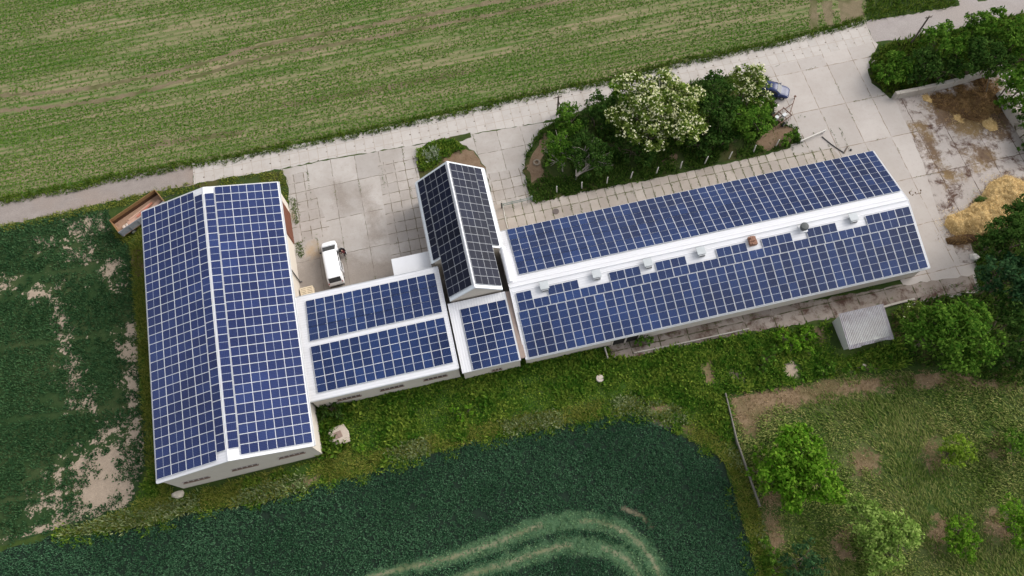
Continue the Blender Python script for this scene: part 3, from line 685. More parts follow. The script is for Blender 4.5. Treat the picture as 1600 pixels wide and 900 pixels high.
def panels(root, mats, key, limit=100):
    """mats: list of local matrices of every module on this roof; the ones nearest the viewer become parts of their own"""
    W = root.matrix_basis
    order = sorted(mats, key=lambda M: ((W @ M).translation-EYE).length)
    base = panel_mesh('solar_panel', [PM[key][0]], [Matrix.Identity(4)])
    for M in order[:limit]:
        o = bpy.data.objects.new('solar_panel', base); COL.objects.link(o); o.parent = root; o.matrix_local = M
    if len(order) > limit:
        o = bpy.data.objects.new('solar_panel_run', panel_mesh('solar_panel_run', [PM[key][1]], order[limit:]))
        COL.objects.link(o); o.parent = root; o['kind'] = 'stuff'
def slope_frame(w, ze, zr, side):
    """local frame of a roof slope: s = distance across from the ridge (signed x), returns f(x_abs, y)->point, dir down, normal"""
    th = math.atan2(zr-ze, w); dn = Vector((side*math.cos(th), 0, -math.sin(th))); nr = Vector((side*math.sin(th), 0, math.cos(th)))
    return dn, nr, th
def grid(x0, x1, nx, y0, y1, ny, w, ze, zr, side, across, lift=.10):
    """modules in a block on a slope; x = horizontal distance from the ridge; across=True: long side runs down the slope"""
    dn, nr, th = slope_frame(w, ze, zr, side); out = []
    for i in range(nx):
        for j in range(ny):
            x = x0+(x1-x0)*(i+.5)/nx; y = y0+(y1-y0)*(j+.5)/ny
            p = Vector((side*x, y, zr-(zr-ze)*x/w))+nr*lift
            yv = Vector((0, 1, 0))
            if across: X = dn; Y = nr.cross(X)
            else: X = yv; Y = nr.cross(X)
            M = Matrix((X, Y, nr)).transposed().to_4x4(); M.translation = p; out.append(M)
    return out
def gable_shell(root, w, ze, zr, y0, y1, wallx, wally0, wally1, roofmat, ridge=True, th=.12, wallmat=None, trim=True):
    mb = MB()
    for s in (-1, 1):
        a = [(0, y0, zr), (s*w, y0, ze), (s*w, y1, ze), (0, y1, zr)]
        vs = a+[(x, y, z-th) for x, y, z in a]
        fs = [(0, 1, 2, 3), (7, 6, 5, 4), (0, 4, 5, 1), (1, 5, 6, 2), (2, 6, 7, 3)]
        mb.add(vs, [f if s > 0 else f[::-1] for f in fs])
    roof = mb.build('roof', roofmat, root)
    if ridge:
        k = (zr-ze)/w; r = .16; mb = MB(); pts = [(-r, zr-k*r+.03), (0, zr+.06), (r, zr-k*r+.03), (r, zr-k*r+.005), (0, zr+.03), (-r, zr-k*r+.005)]
        vs = [(x, y0-.02, z) for x, z in pts]+[(x, y1+.02, z) for x, z in pts]; n = 6
        mb.add(vs, [tuple(range(5, -1, -1)), tuple(range(6, 12))]+[(i, (i+1) % n, (i+1) % n+n, i+n) for i in range(n)])
        mb.build('ridge_cap', M_TRIM, roof)
    zt = zr-th-.01; ze2 = zr-(zr-ze)*wallx/w-th-.01
    pts = [(-wallx, -.3), (wallx, -.3), (wallx, ze2), (0, zt), (-wallx, ze2)]
    mb = MB(); vs = [(x, wally0, z) for x, z in pts]+[(x, wally1, z) for x, z in pts]; n = 5
    mb.add(vs, [tuple(range(n)), tuple(range(2*n-1, n-1, -1))]+[((i+1) % n, i, i+n, (i+1) % n+n) for i in range(n)])
    wall = mb.build('wall', wallmat or M_WALL, root)
    if trim:
        for s in (-1, 1):
            mb = MB(); mb.tube([(s*(w+.06), y0, ze-.06), (s*(w+.06), y1, ze-.06)], .075, 8); mb.build('gutter', M_METAL, roof)
        for y, e in ((y0, -1), (y1, 1)):
            mb = MB()
            for s in (-1, 1):
                a = [Vector((0, y+e*.003, zr+.03)), Vector((s*w, y+e*.003, ze+.03))]; dz = Vector((0, 0, -.22)); dy = Vector((0, e*.05, 0))
                vs = [a[0], a[1], a[1]+dz, a[0]+dz]; vs += [v+dy for v in vs]
                mb.add(vs, [(0, 1, 2, 3), (7, 6, 5, 4), (0, 4, 5, 1), (1, 5, 6, 2), (2, 6, 7, 3), (3, 7, 4, 0)])
            mb.build('verge_board', M_TRIM, roof)
    return roof, wall
def window_slit(root, c, length, axis, h=.42, out=-1, bars=5):
    """c local centre on the wall face; axis 'x' (wall faces y) or 'y' (wall faces x); out = +-1 outward"""
    def D(l, d, z): return (l, d, z) if axis == 'x' else (d, l, z)
    def C(l, d, z): return (c[0]+l, c[1]+out*d, c[2]+z) if axis == 'x' else (c[0]+out*d, c[1]+l, c[2]+z)
    mb = MB(); mb.box(C(0, .01, 0), D(length, .06, h)); w = mb.build('window', M_GLASS, root)
    mb = MB(); mb.box(C(0, .075, -h/2-.05), D(length+.12, .15, .09)); mb.build('sill', M_SILL, w)
    mb = MB()
    for i in range(bars+1): mb.box(C(-length/2+length*i/bars, .045, 0), D(.07, .03, h+.02))
    mb.box(C(0, .045, h/2+.02), D(length+.07, .03, .06)); mb.build('frame', plain('window_frame_grey', (.40, .36, .33), .8), w)
    return w

# ---- large barn on the left
az = 90.627
barn = empty('barn', (-26.74, 18.79, 0), R(az-90), label='widest building, the left barn with its gabled roof covered in blue solar panels', cat='barn')
LW, LZE, LZR, LL = 8.08, 5.33, 7.50, 32.1
gable_shell(barn, LW, LZE, LZR, 0, LL, LW-.42, .06, LL-.06, M_ROOF)
pm = []
pm += grid(1.14, 8.00, 4, .32, 31.95, 30, LW, LZE, LZR, -1, True)
pm += grid(.12, 1.07, 1, 1.08, 31.26, 17, LW, LZE, LZR, -1, False)
pm2 = grid(.135, 1.05, 1, 1.13, 31.21, 17, LW, LZE, LZR, 1, False)
pm2 += grid(1.18, 7.96, 4, .31, 32.0, 30, LW, LZE, LZR, 1, True)
bpy.context.view_layer.update()
panels(barn, pm+pm2, 'indigo')
inv = barn.matrix_basis.inverted()
for px in ((306, 749), (382, 730), (455.5, 712)):
    p = inv @ at_y(px[0], px[1], 18.80); window_slit(barn, (p.x, .06, p.z), 2.7, 'x')
dz = inv @ at_x(452, 324, -19.08); y1 = (inv @ at(455, 333, .1)).y; y0 = (inv @ at(461, 381, .1)).y
mb = MB(); mb.box((LW-.42+.05, (y0+y1)/2, 2.2), (.08, y1-y0, 4.3))
for k in range(7): mb.box((LW-.42+.1, y0+(y1-y0)*(k+.5)/7, 2.2), (.03, .06, 4.3))
dr = mb.build('door', M_RUSTDOOR, barn)
mb = MB(); mb.box((LW-.42+.16, (y0+y1)/2-.5, 4.42), (.12, (y1-y0)+1.6, .10)); mb.build('door_rail', M_BLACKM, dr)
py = (inv @ at(470, 441, 0)).y
mb = MB(); mb.tube([(LW+.02, py, LZE-.1), (LW-.25, py, LZE-.5), (LW-.3, py, .15), (LW-.05, py, .06)], .07, 8); mb.build('downpipe', M_BLACKM, barn)

# ---- low link building
link = empty('link_building', (-10.75, 30.05, 0), R(90), label='low flat building beside the white van, two solar panel blocks framed in white roof', cat='building')
MW, MZE, MZR = 6.15, 4.2, 4.78
gable_shell(link, MW, MZE, MZR, -8.15, 8.15, MW-.15, -8.05, 8.05, M_ROOFX, ridge=False)
pm = grid(.35, 5.36, 3, -7.7, 7.13, 14, MW, MZE, MZR, 1, True)
pm += grid(.28, 5.46, 3, -7.75, 7.13, 14, MW, MZE, MZR, -1, True)
bpy.context.view_layer.update(); panels(link, pm, 'blue')
inv = link.matrix_basis.inverted()
for px in ((545, 620.5), (612, 605), (680, 589)):
    p = inv @ at_y(px[0], px[1], 24.05); window_slit(link, (-(MW-.15), p.y, p.z), 2.6, 'y', out=-1)
mb = MB(); y0, y1 = 36.45-30.05, 38.95-30.05
mb.box(((y0+y1)/2, -(-5.52+10.75)+0, 3.0), (y1-y0, 4.46, .16), taper=.995); cn = mb.build('canopy', M_TRIM, link)
mb = MB()
for a in (-7.2, -3.3): mb.tube([(y1-.15, -(a+10.75)+.0, 0), (y1-.15, -(a+10.75), 2.9)], .06, 8)
mb.build('post', M_METAL, cn)

# ---- tall hall with black modules
hall = empty('gabled_hall', (1.0, 31.41, 0), R(89.843-90), label='tall narrow gabled hall in the middle, roof covered in near black solar panels', cat='building')
TW, TZE, TZR, TL = 4.18, 4.35, 7.51, 16.14
YS = 5.25; WS = 3.0; ZS = TZR-(TZR-TZE)*WS/TW
mb = MB(); th = .12
for s in (-1, 1):
    for (w, ya, yb) in ((WS, 0, YS), (TW, YS, TL)):
        ze = TZR-(TZR-TZE)*w/TW
        a = [(0, ya, TZR), (s*w, ya, ze), (s*w, yb, ze), (0, yb, TZR)]; vs = a+[(x, y, z-th) for x, y, z in a]
        fs = [(0, 1, 2, 3), (7, 6, 5, 4), (0, 4, 5, 1), (1, 5, 6, 2), (2, 6, 7, 3)]
        mb.add(vs, [f if s > 0 else f[::-1] for f in fs])
roof = mb.build('roof', M_GREYROOF, hall)
mb = MB(); k = (TZR-TZE)/TW; r = .15
pts = [(-r, TZR-k*r+.03), (0, TZR+.06), (r, TZR-k*r+.03), (r, TZR-k*r+.004), (0, TZR+.03), (-r, TZR-k*r+.004)]
mb.add([(x, -.02, z) for x, z in pts]+[(x, TL+.02, z) for x, z in pts], [tuple(range(5, -1, -1)), tuple(range(6, 12))]+[(i, (i+1) % 6, (i+1) % 6+6, i+6) for i in range(6)])
mb.build('ridge_cap', M_TRIM, roof)
for y, e, w in ((0, -1, WS), (TL, 1, TW)):
    mb = MB(); ze = TZR-k*w
    for s in (-1, 1):
        a = [Vector((0, y+e*.003, TZR+.03)), Vector((s*w, y+e*.003, ze+.03))]; dz_ = Vector((0, 0, -.26)); dy = Vector((0, e*.08, 0))
        vs = [a[0], a[1], a[1]+dz_, a[0]+dz_]; vs += [v+dy for v in vs]
        mb.add(vs, [(0, 1, 2, 3), (7, 6, 5, 4), (0, 4, 5, 1), (1, 5, 6, 2), (2, 6, 7, 3), (3, 7, 4, 0)])
    mb.build('verge_board', M_GREYROOF, roof)
mb = MB()
for (w, ya, yb) in ((WS-.12, .12, YS), (TW-.3, YS+.003, TL-.12)):
    ze = TZR-k*w-.14; zt = TZR-.14; pts = [(-w, -.3), (w, -.3), (w, ze), (0, zt), (-w, ze)]; n = 5
    mb.add([(x, ya, z) for x, z in pts]+[(x, yb, z) for x, z in pts], [tuple(range(n)), tuple(range(2*n-1, n-1, -1))]+[((i+1) % n, i, i+n, (i+1) % n+n) for i in range(n)])
mb.build('wall', M_WALL, hall)
pm = grid(3.06, 3.83, 1, 5.40, 15.92, 6, TW, TZE, TZR, -1, False)
pm += grid(.17, 2.97, 2, .30, 15.92, 15, TW, TZE, TZR, -1, True)
pm += grid(.13, 2.90, 2, .30, 15.98, 15, TW, TZE, TZR, 1, True)
pm += grid(2.98, 3.72, 1, 5.48, 15.97, 6, TW, TZE, TZR, 1, False)
bpy.context.view_layer.update(); panels(hall, pm, 'black')
mb = MB(); mb.tube([(TW-.15, .6, 5.2), (TW-.15, 4.9, 5.35)], .34, 12); mb.box((TW-.15, 2.75, 4.6), (.5, 4.3, 1.1)); mb.build('parapet', M_TRIM, hall, bevel=.05)
for s in (-1, 1):
    mb = MB(); mb.tube([(s*(TW+.05), YS, TZE-.05), (s*(TW+.05), TL, TZE-.05)], .075, 8); mb.build('gutter', M_METAL, roof)

# ---- small lean-to with 20 modules
lean = empty('lean_to', (1.06, 31.30, 0), 0, label='small lean-to with twenty solar panels, in front of the tall black panelled hall', cat='building')
mb = MB(); x0, x1 = -3.40, 3.16; y0 = -7.86; zt, zb = 4.62, 3.45
mb.add([(x0, 0, zt), (x0, y0, zb), (x1, y0, zb), (x1, 0, zt), (x0, 0, zt-.14), (x0, y0, zb-.14), (x1, y0, zb-.14), (x1, 0, zt-.14)], [(0, 1, 2, 3), (7, 6, 5, 4), (0, 4, 5, 1), (1, 5, 6, 2), (2, 6, 7, 3), (3, 7, 4, 0)])
rf = mb.build('roof', M_ROOF if False else M_ROOFX, lean)
mb = MB(); mb.add([(x0+.1, -.02, -.3), (x0+.1, y0+.25, -.3), (x1-.05, y0+.25, -.3), (x1-.05, -.02, -.3), (x0+.1, -.02, zt-.16), (x0+.1, y0+.25, zb-.16), (x1-.05, y0+.25, zb-.16), (x1-.05, -.02, zt-.16)],
   [(3, 2, 1, 0), (4, 5, 6, 7), (0, 1, 5, 4), (1, 2, 6, 5), (2, 3, 7, 6), (3, 0, 4, 7)]); mb.build('wall', M_WALL, lean)
sl = math.atan2(zt-zb, -y0); dn = Vector((0, -math.cos(sl), -math.sin(sl))); nr = Vector((0, -math.sin(sl), math.cos(sl))); pm = []
for i in range(5):
    for j in range(4):
        x = -2.18+5.18*(i+.5)/5; y = -.92+(-7.82+.92)*(j+.5)/4
        M = Matrix((dn, nr.cross(dn), nr)).transposed().to_4x4(); M.translation = Vector((x, y, zt+(zb-zt)*y/y0))+nr*.1; pm.append(M)
bpy.context.view_layer.update(); panels(lean, pm, 'blue')
mb = MB(); mb.add([(x1+.02, -.1, zt+.03), (x1+.02, y0+.2, zb+.03), (x1+.58, y0+.2, zb+.03), (x1+.58, -.1, zt+.03), (x1+.02, -.1, zt-.2), (x1+.02, y0+.2, zb-.2), (x1+.58, y0+.2, zb-.2), (x1+.58, -.1, zt-.2)],
   [(0, 1, 2, 3), (7, 6, 5, 4), (0, 4, 5, 1), (1, 5, 6, 2), (2, 6, 7, 3), (3, 7, 4, 0)]); mb.build('gutter', M_GUTTER, lean)
for px in ((776, 576),):
    p = at_y(px[0], px[1], 23.72); window_slit(lean, (p.x-1.06, y0+.25, p.z), 1.1, 'x', .35, bars=3)

# ---- long building on the right
longb = empty('long_building', (51.73, 31.39, 0), R(90), label='longest building, solar panels either side of a white ridge strip with vents', cat='building')
RW, RZE, RZR, RL = 7.93, 3.30, 5.14, 46.95
gable_shell(longb, RW, RZE, RZR, -.12, RL, RW-.35, .02, RL-.1, M_ROOFX, ridge=False)
# west of local: local x = +north(0,1), local y = -east
pm = grid(1.36, 7.94-.02, 4, .04, 45.57, 43, RW, RZE, RZR, 1, True)
pm += grid(2.84, 7.86, 3, .12, 46.62, 43, RW, RZE, RZR, -1, True)
gB = grid(1.79, 2.77, 1, .09, 46.47, 26, RW, RZE, RZR, -1, False)      # j=0 is the east end
gA = grid(.76, 1.74, 1, .09, 46.47, 26, RW, RZE, RZR, -1, False)
keepA = {1, 3, 4, 7, 8, 10, 11, 14, 15, 17, 18, 20, 21, 24, 25, 26}
pm += gB+[M for j, M in enumerate(gA) if (26-j) in keepA]
bpy.context.view_layer.update(); panels(longb, pm, 'blue')
kk = (RZR-RZE)/RW
mb = MB()
for s in (-1, 1): mb.box((s*.55, RL/2, RZR-kk*.55+.02), (.10, RL, .06))
mb.tube([(0, 0, RZR+.02), (0, RL, RZR+.02)], .09, 8); mb.build('ridge_cap', M_TRIM, longb)
for y in (43.17, 37.18, 31.23, 25.04, 6.94):
    mb = MB(); x = -.95; z = RZR-kk*.95
    mb.box((x, y, z+.2), (.75, .75, .5)); v = mb.build('roof_vent', M_METAL, longb, bevel=.02)
    mb = MB(); mb.box((x+.22, y, z+.56), (.95, 1.0, .07)); mb.build('vent_cap', plain('vent_grey', (.40, .42, .43), .5), v, bevel=.02)
    mb = MB(); mb.box((x-.385, y, z+.32), (.02, .6, .2)); mb.build('louvre', M_BLACKM, v)
mb = MB(); x = -.85; y = 18.93; z = RZR-kk*.85
for i in range(5):
    for j in range(4):
        for k_ in range(4):
            if k_ < 3 or random.random() > .55: mb.box((x-.4+.2*i+random.uniform(-.02, .02), y-.33+.22*j+random.uniform(-.02, .02), z+.05+k_*.15), (.185, .205, .135))
mb.build('chimney', M_BRICK, longb)
mb = MB(); mb.lathe([(.30, 0), (.30, .45), (.46, .5), (.46, .8), (.42, .86), (.1, .9)], 16, 0, Matrix.Translation((-.66, 12.85, RZR-kk*.66))); v = mb.build('fan_cowl', plain('dark_cowl', (.07, .075, .075), .6), longb)
mb = MB(); mb.box((-.66, 12.85, RZR-.1), (.9, .9, .14)); mb.build('cowl_base', M_TRIM, v)
inv = longb.matrix_basis.inverted(); yw = -(RW-.35)
for i in range(26):
    yy = 1.1+i*1.72
    window_slit(longb, (yw, yy, 2.55), 1.0, 'y', .36, bars=3)
for px in ((964, 541), (985, 535)):
    p = inv @ at_y(px[0], px[1], 23.8); mb = MB(); mb.box((yw-.01, p.y, .95), (.06, 1.35, 1.9)); d = mb.build('doorway', M_DARK, longb)
    mb = MB(); mb.box((yw-.05, p.y-.75, .95), (.12, .12, 2.0)); mb.box((yw-.05, p.y+.75, .95), (.12, .12, 2.0)); mb.box((yw-.05, p.y, 1.97), (.12, 1.62, .12)); mb.build('frame', M_WALL, d)
# ------------------------------------------------------------------ trees and shrubs
M_BARK = plain('bark', (.12, .095, .07), .9, 0, .2, .35, 6)
M_BARKP = plain('pale_bark', (.30, .27, .23), .9, 0, .2, .3, 6)
LF = {
 'dark': leafmat('dark_tree_leaf', (.015, .044, .008), (.032, .076, .014), (.07, .125, .026), .35),
 'mid': leafmat('green_tree_leaf', (.025, .080, .008), (.058, .138, .015), (.125, .215, .030), .35),
 'blue': leafmat('bluish_tree_leaf', (.014, .046, .018), (.028, .076, .027), (.06, .12, .045), .35),
 'lime': leafmat('bright_orchard_leaf', (.042, .130, .007), (.090, .215, .014), (.165, .30, .028), .35, (.19, .31, .035)),
 'pale': leafmat('pale_orchard_leaf', (.085, .165, .024), (.17, .27, .05), (.29, .38, .10), .35),
 'yellow': leafmat('yellow_green_leaf', (.075, .15, .010), (.14, .23, .02), (.22, .30, .04), .4),
 'elder': leafmat('elder_leaf', (.050, .10, .013), (.10, .155, .022), (.17, .22, .045), .35),
}
M_BLOSSOM = NT('cream_blossom'); M_BLOSSOM = M_BLOSSOM.leaf(M_BLOSSOM.ramp(M_BLOSSOM.island(), [(0, (.40, .44, .15)), (.5, (.60, .60, .33)), (1, (.80, .77, .58))]), .3)
def crown_leaves(blobs, size, k, seed, flat=.9, sub=.27, lobes=36):
    """blobs: list of (centre, rx, rz). Many small leaf clumps spread through each blob; returns quads and clump list"""
    rg = np.random.default_rng(seed); out = []; clumps = []
    for c, rx, rz in blobs:
        nl = max(9, int(lobes*min(2.4, (rx/2.6))**1.1))
        u = rg.normal(size=(nl, 3)); u /= np.linalg.norm(u, axis=1)[:, None]
        u[:, 2] = np.where(u[:, 2] < -.45, -u[:, 2]*.6, u[:, 2])
        rad = rg.uniform(.5, 1.06, nl)[:, None]
        cc = np.array(c)+u*rad*np.array([rx, rx, rz])*.9
        lr = rx*sub*rg.uniform(.55, 1.15, nl)*(1 if rx > 1.5 else 1.15)
        for q, r in zip(cc, lr):
            clumps.append((q, r)); n = int(k*r*r)+10
            v = rg.normal(size=(n, 3)); v /= np.linalg.norm(v, axis=1)[:, None]
            v[:, 2] = np.where(v[:, 2] < -.5, -v[:, 2], v[:, 2])
            p = q+v*(r*rg.uniform(.35, 1.12, n)[:, None])*np.array([1, 1, flat])
            out.append(leafquads(p, v, size, rg))
    return np.concatenate(out), clumps
def leafquads(p, v, size, rg, tilt=.75):
    n = len(p); nn = v*.8+rg.normal(0, tilt, (n, 3)); nn[:, 2] += .35; nn /= np.linalg.norm(nn, axis=1)[:, None]
    a = np.cross(nn, rg.normal(size=(n, 3))); a /= np.linalg.norm(a, axis=1)[:, None]; b = np.cross(nn, a)
    s = (size*rg.uniform(.45, 1.6, n))[:, None]*.5
    return np.stack([p-a*s*1.15, p-b*s*.62+nn*s*.1, p+a*s*1.15, p+b*s*.62+nn*s*.1], 1)
def tree(name, cat, label, blobs, kind, base=None, size=.29, k=105, seed=1, group=None, blossom=0, bark=None, stems=None, lobes=36, sub=.27, zf=.8):
    """blobs: (px, py, radius px, height of its centre) read off the photograph"""
    B = [(at(px, py, z), r*mpp(px, py, z)) for px, py, r, z in blobs]
    if base is None:
        c = sum((b[0] for b in B), Vector())/len(B); base = (c.x, c.y)
    root = empty(name, (base[0], base[1], 0), label=label, cat=cat, group=group)
    L = [((b.x-base[0], b.y-base[1], b.z), r, min(r*zf, b.z*.92)) for b, r in B]
    V, clumps = crown_leaves(L, size, k, seed, sub=sub, lobes=lobes)
    V = V[V[:, :, 2].min(1) > .03]
    cr = quads('crown', V, LF[kind], root)
    if blossom:
        rg = np.random.default_rng(seed+7); out = []
        for q, r in clumps:
            if q[2] < max(b[0][2] for b in L)*.45: continue
            m = int(blossom*r*r*rg.uniform(.2, 1.6))
            v = rg.normal(size=(m, 3)); v[:, 2] = np.abs(v[:, 2])*.9+.12; v /= np.linalg.norm(v, axis=1)[:, None]
            p = q+v*r*rg.uniform(1.0, 1.14, m)[:, None]
            for j in range(3): out.append(leafquads(p+rg.normal(0, .07, (m, 3)), np.tile([[0, 0, 1.]], (m, 1)), .20, rg, .35))
        if out: quads('blossom', np.concatenate(out), M_BLOSSOM, root)
    mb = MB(); rg = random.Random(seed)
    for i, (c, r, rz) in enumerate(L):
        z0 = 0 if (i == 0 or stems) else L[0][0][2]*.35
        s0 = Vector((rg.uniform(-.15, .15)+(c[0]*.5 if stems else 0), rg.uniform(-.15, .15)+(c[1]*.5 if stems else 0), z0-.05 if z0 == 0 else z0))
        tr = max(.05, min(.22, r*.055)); C = Vector(c); m = s0.lerp(C, .5)+Vector((rg.uniform(-.2, .2), rg.uniform(-.2, .2), .1))
        mb.tube([s0, s0.lerp(m, .5), m, C], [tr, tr*.85, tr*.7, tr*.35], 7)
        for j in range(7):
            a = rg.uniform(0, 6.28); e = C+Vector((math.cos(a)*r*.7, math.sin(a)*r*.7, rg.uniform(-.2, .55)*rz)); s = m.lerp(C, rg.uniform(0, .9))
            mb.tube([s, s.lerp(e, .55)+Vector((0, 0, .12*r)), e], [tr*.45, tr*.3, tr*.1], 5)
    mb.build('trunk', bark or M_BARK, root)
    return root
G1 = 'shrubs and trees of the hedge island'
tree('flowering_elder', 'tree', 'huge elder bush smothered in cream blossom, the largest white flowering crown', [(1025, 165, 40, 5.2), (985, 140, 30, 4.6), (1040, 132, 30, 5.2), (1070, 165, 36, 5.0), (1062, 200, 36, 4.2), (1000, 195, 34, 4.2), (966, 188, 26, 3.4), (1088, 192, 18, 3.6), (1015, 215, 30, 3.2)], 'elder', seed=3, k=100, blossom=17, stems=True, size=.28)
tree('flowering_elder', 'tree', 'small elder dotted with cream blossom beside the parked blue car', [(1170, 122, 27, 3.4), (1180, 148, 26, 3.0), (1158, 142, 22, 2.8)], 'elder', seed=4, blossom=17, stems=True, size=.27)
tree('shrub', 'shrub', 'rounded fresh green shrub directly below the small flowering elder', [(1172, 185, 34, 2.6), (1190, 168, 22, 2.2), (1150, 192, 24, 2.2), (1195, 195, 18, 1.6)], 'mid', seed=5, stems=True, group=G1)
tree('tree', 'tree', 'dark dense tree wedged between the two cream flowering elders', [(1116, 135, 28, 4.6), (1108, 165, 30, 4.0), (1128, 190, 26, 3.2), (1112, 215, 24, 2.2), (1140, 160, 20, 3.4)], 'dark', seed=6, stems=True, group=G1)
tree('shrub', 'shrub', 'dark green shrub at the road corner by the wooden pole, leftmost of the island shrubs', [(893, 184, 27, 2.6), (880, 200, 16, 1.8)], 'mid', seed=7, group=G1, stems=True)
tree('shrub', 'shrub', 'deep green shrub between the corner shrub and the huge elder', [(938, 166, 27, 3.0), (925, 182, 20, 2.4), (945, 195, 20, 2.0)], 'dark', seed=8, group=G1, stems=True)
tree('shrub', 'shrub', 'small bright green shrub at the roadside tip of the huge elder', [(962, 140, 17, 2.6), (966, 155, 14, 2.2)], 'lime', seed=9, group=G1, stems=True)
b1 = at(879, 268); b2 = at(900, 281)
tree('young_tree', 'tree', 'light green young tree with bare pale stems near the old tyre', [(872, 222, 24, 3.2), (860, 232, 17, 2.6), (884, 236, 20, 2.6), (868, 250, 18, 1.8)], 'mid', (b1.x, b1.y), seed=10, group=G1, bark=M_BARKP, size=.24, k=85)
tree('young_tree', 'tree', 'weeping dark green tree with a pale forked trunk above the fence posts', [(915, 228, 29, 3.4), (900, 246, 24, 2.4), (938, 240, 24, 2.6), (925, 258, 26, 1.7), (945, 255, 20, 1.4)], 'dark', (b2.x, b2.y), seed=11, group=G1, bark=M_BARKP, size=.24, k=100)
tree('shrub', 'shrub', 'low shadowy shrub tucked under the lower side of the huge elder', [(985, 235, 22, 1.6), (1008, 240, 22, 1.6), (960, 225, 18, 1.6), (1000, 222, 20, 2.2)], 'dark', seed=12, group=G1, stems=True)
tree('shrub', 'shrub', 'dark low shrub on the fence side between the elders', [(1085, 225, 20, 1.5), (1105, 232, 16, 1.2), (1140, 218, 18, 1.3)], 'dark', seed=13, group=G1, stems=True)
G2 = 'trees at the top right corner'
tree('shrub', 'shrub', 'low rounded shrub at the yard corner, leftmost of the top right thicket', [(1390, 118, 26, 1.5), (1412, 102, 24, 1.9), (1375, 108, 14, 1.0), (1398, 92, 16, 1.4)], 'mid', seed=14, group=G2, stems=True)
tree('shrub', 'shrub', 'dark spreading shrub hanging over the manure bay wall', [(1440, 98, 30, 2.6), (1462, 112, 24, 2.0), (1430, 120, 18, 1.6), (1490, 110, 22, 2.2)], 'dark', seed=15, group=G2, stems=True)
tree('tree', 'tree', 'green bushy tree just right of the tall leaning pole', [(1462, 68, 30, 3.8), (1492, 76, 26, 3.8), (1480, 52, 20, 3.8)], 'mid', seed=16, group=G2, stems=True)
tree('tree', 'tree', 'wide green tree on the lane bend at the top of the thicket', [(1530, 40, 28, 4.8), (1555, 28, 20, 5.0), (1515, 55, 26, 4.2)], 'mid', seed=17, group=G2, stems=True)
tree('tree', 'tree', 'dark leafy tree in the middle of the top right thicket', [(1535, 82, 34, 4.4), (1512, 100, 26, 3.4), (1560, 95, 28, 4.0)], 'dark', seed=18, group=G2, stems=True)
tree('tree', 'tree', 'tall green tree cut by the right frame edge below the lane', [(1590, 62, 34, 5.0), (1572, 58, 22, 4.6), (1612, 80, 34, 5.0), (1600, 42, 20, 4.6)], 'mid', seed=19, group=G2, stems=True)
tree('tree', 'tree', 'green tree leaning over the right hand manure bay wall', [(1582, 125, 28, 4.0), (1605, 130, 34, 4.6), (1570, 165, 18, 1.6), (1600, 160, 24, 2.4), (1545, 108, 18, 3.0)], 'mid', seed=20, group=G2, stems=True)
tree('shrub', 'shrub', 'shrub behind the right hand wall at the frame edge', [(1606, 205, 18, 1.6), (1612, 230, 20, 1.4), (1600, 180, 16, 1.6)], 'dark', seed=21, group=G2, stems=True)
G3 = 'trees along the right edge'
tree('tree', 'tree', 'dark tree overhanging the golden straw heap', [(1568, 362, 36, 5.0), (1590, 340, 34, 5.0), (1545, 388, 26, 4.0), (1600, 380, 40, 5.4), (1612, 318, 30, 4.0)], 'dark', seed=22, group=G3, stems=True)
tree('tree', 'tree', 'dark dense tree beside the end of the cracked concrete strip', [(1560, 420, 32, 4.4), (1590, 430, 36, 5.0), (1545, 442, 24, 3.2), (1610, 460, 36, 5.0)], 'blue', seed=23, group=G3, stems=True)
tree('tree', 'tree', 'shadowy tree on the frame edge behind the big round tree', [(1592, 500, 36, 4.6), (1612, 530, 36, 4.4), (1570, 482, 26, 3.6)], 'dark', seed=24, group=G3, stems=True)
tree('tree', 'tree', 'broad round green tree right of the grey shed, biggest on that side', [(1490, 515, 50, 4.6), (1445, 528, 36, 3.8), (1530, 535, 40, 4.0), (1500, 555, 40, 3.2), (1455, 505, 32, 3.8), (1520, 495, 34, 4.6), (1425, 510, 22, 2.8)], 'mid', seed=25, k=90, stems=True, size=.30)
tree('shrub', 'shrub', 'small shrub with white flower heads between shed and big round tree', [(1412, 484, 15, 1.5), (1428, 478, 14, 1.5), (1402, 492, 11, 1.2)], 'elder', seed=26, blossom=9, stems=True, size=.22)
tree('shrub', 'shrub', 'dark low shrub at the foot of the round tree below the shed', [(1575, 560, 24, 1.8), (1605, 570, 26, 1.8), (1550, 568, 16, 1.2)], 'dark', seed=27, stems=True)
G4 = 'orchard trees'
tree('orchard_tree', 'tree', 'largest orchard tree, bright green and bushy', [(1248, 715, 45, 3.8), (1215, 735, 36, 3.2), (1278, 745, 40, 3.2), (1240, 760, 43, 2.6), (1235, 685, 29, 3.6), (1260, 690, 29, 3.6), (1300, 765, 27, 2.4), (1200, 755, 22, 2.2)], 'lime', seed=28, k=95, group=G4, size=.30)
tree('orchard_tree', 'tree', 'pale yellowish green bushy orchard tree below the largest one', [(1370, 830, 40, 3.2), (1350, 800, 29, 2.8), (1405, 840, 38, 3.0), (1375, 862, 38, 2.4), (1335, 790, 20, 2.2), (1425, 828, 18, 2.2)], 'pale', seed=29, k=95, group=G4, size=.27)
tree('orchard_tree', 'tree', 'young lime green orchard tree standing alone right of two bare mulch patches', [(1492, 700, 27, 1.9), (1505, 712, 22, 1.7), (1478, 710, 19, 1.5)], 'yellow', seed=30, k=65, group=G4, size=.24)
tree('orchard_tree', 'tree', 'young green orchard tree directly under the lone lime one', [(1500, 828, 28, 1.9), (1512, 845, 25, 1.7), (1490, 848, 20, 1.5), (1505, 858, 20, 1.3)], 'lime', seed=31, k=70, group=G4, size=.25)
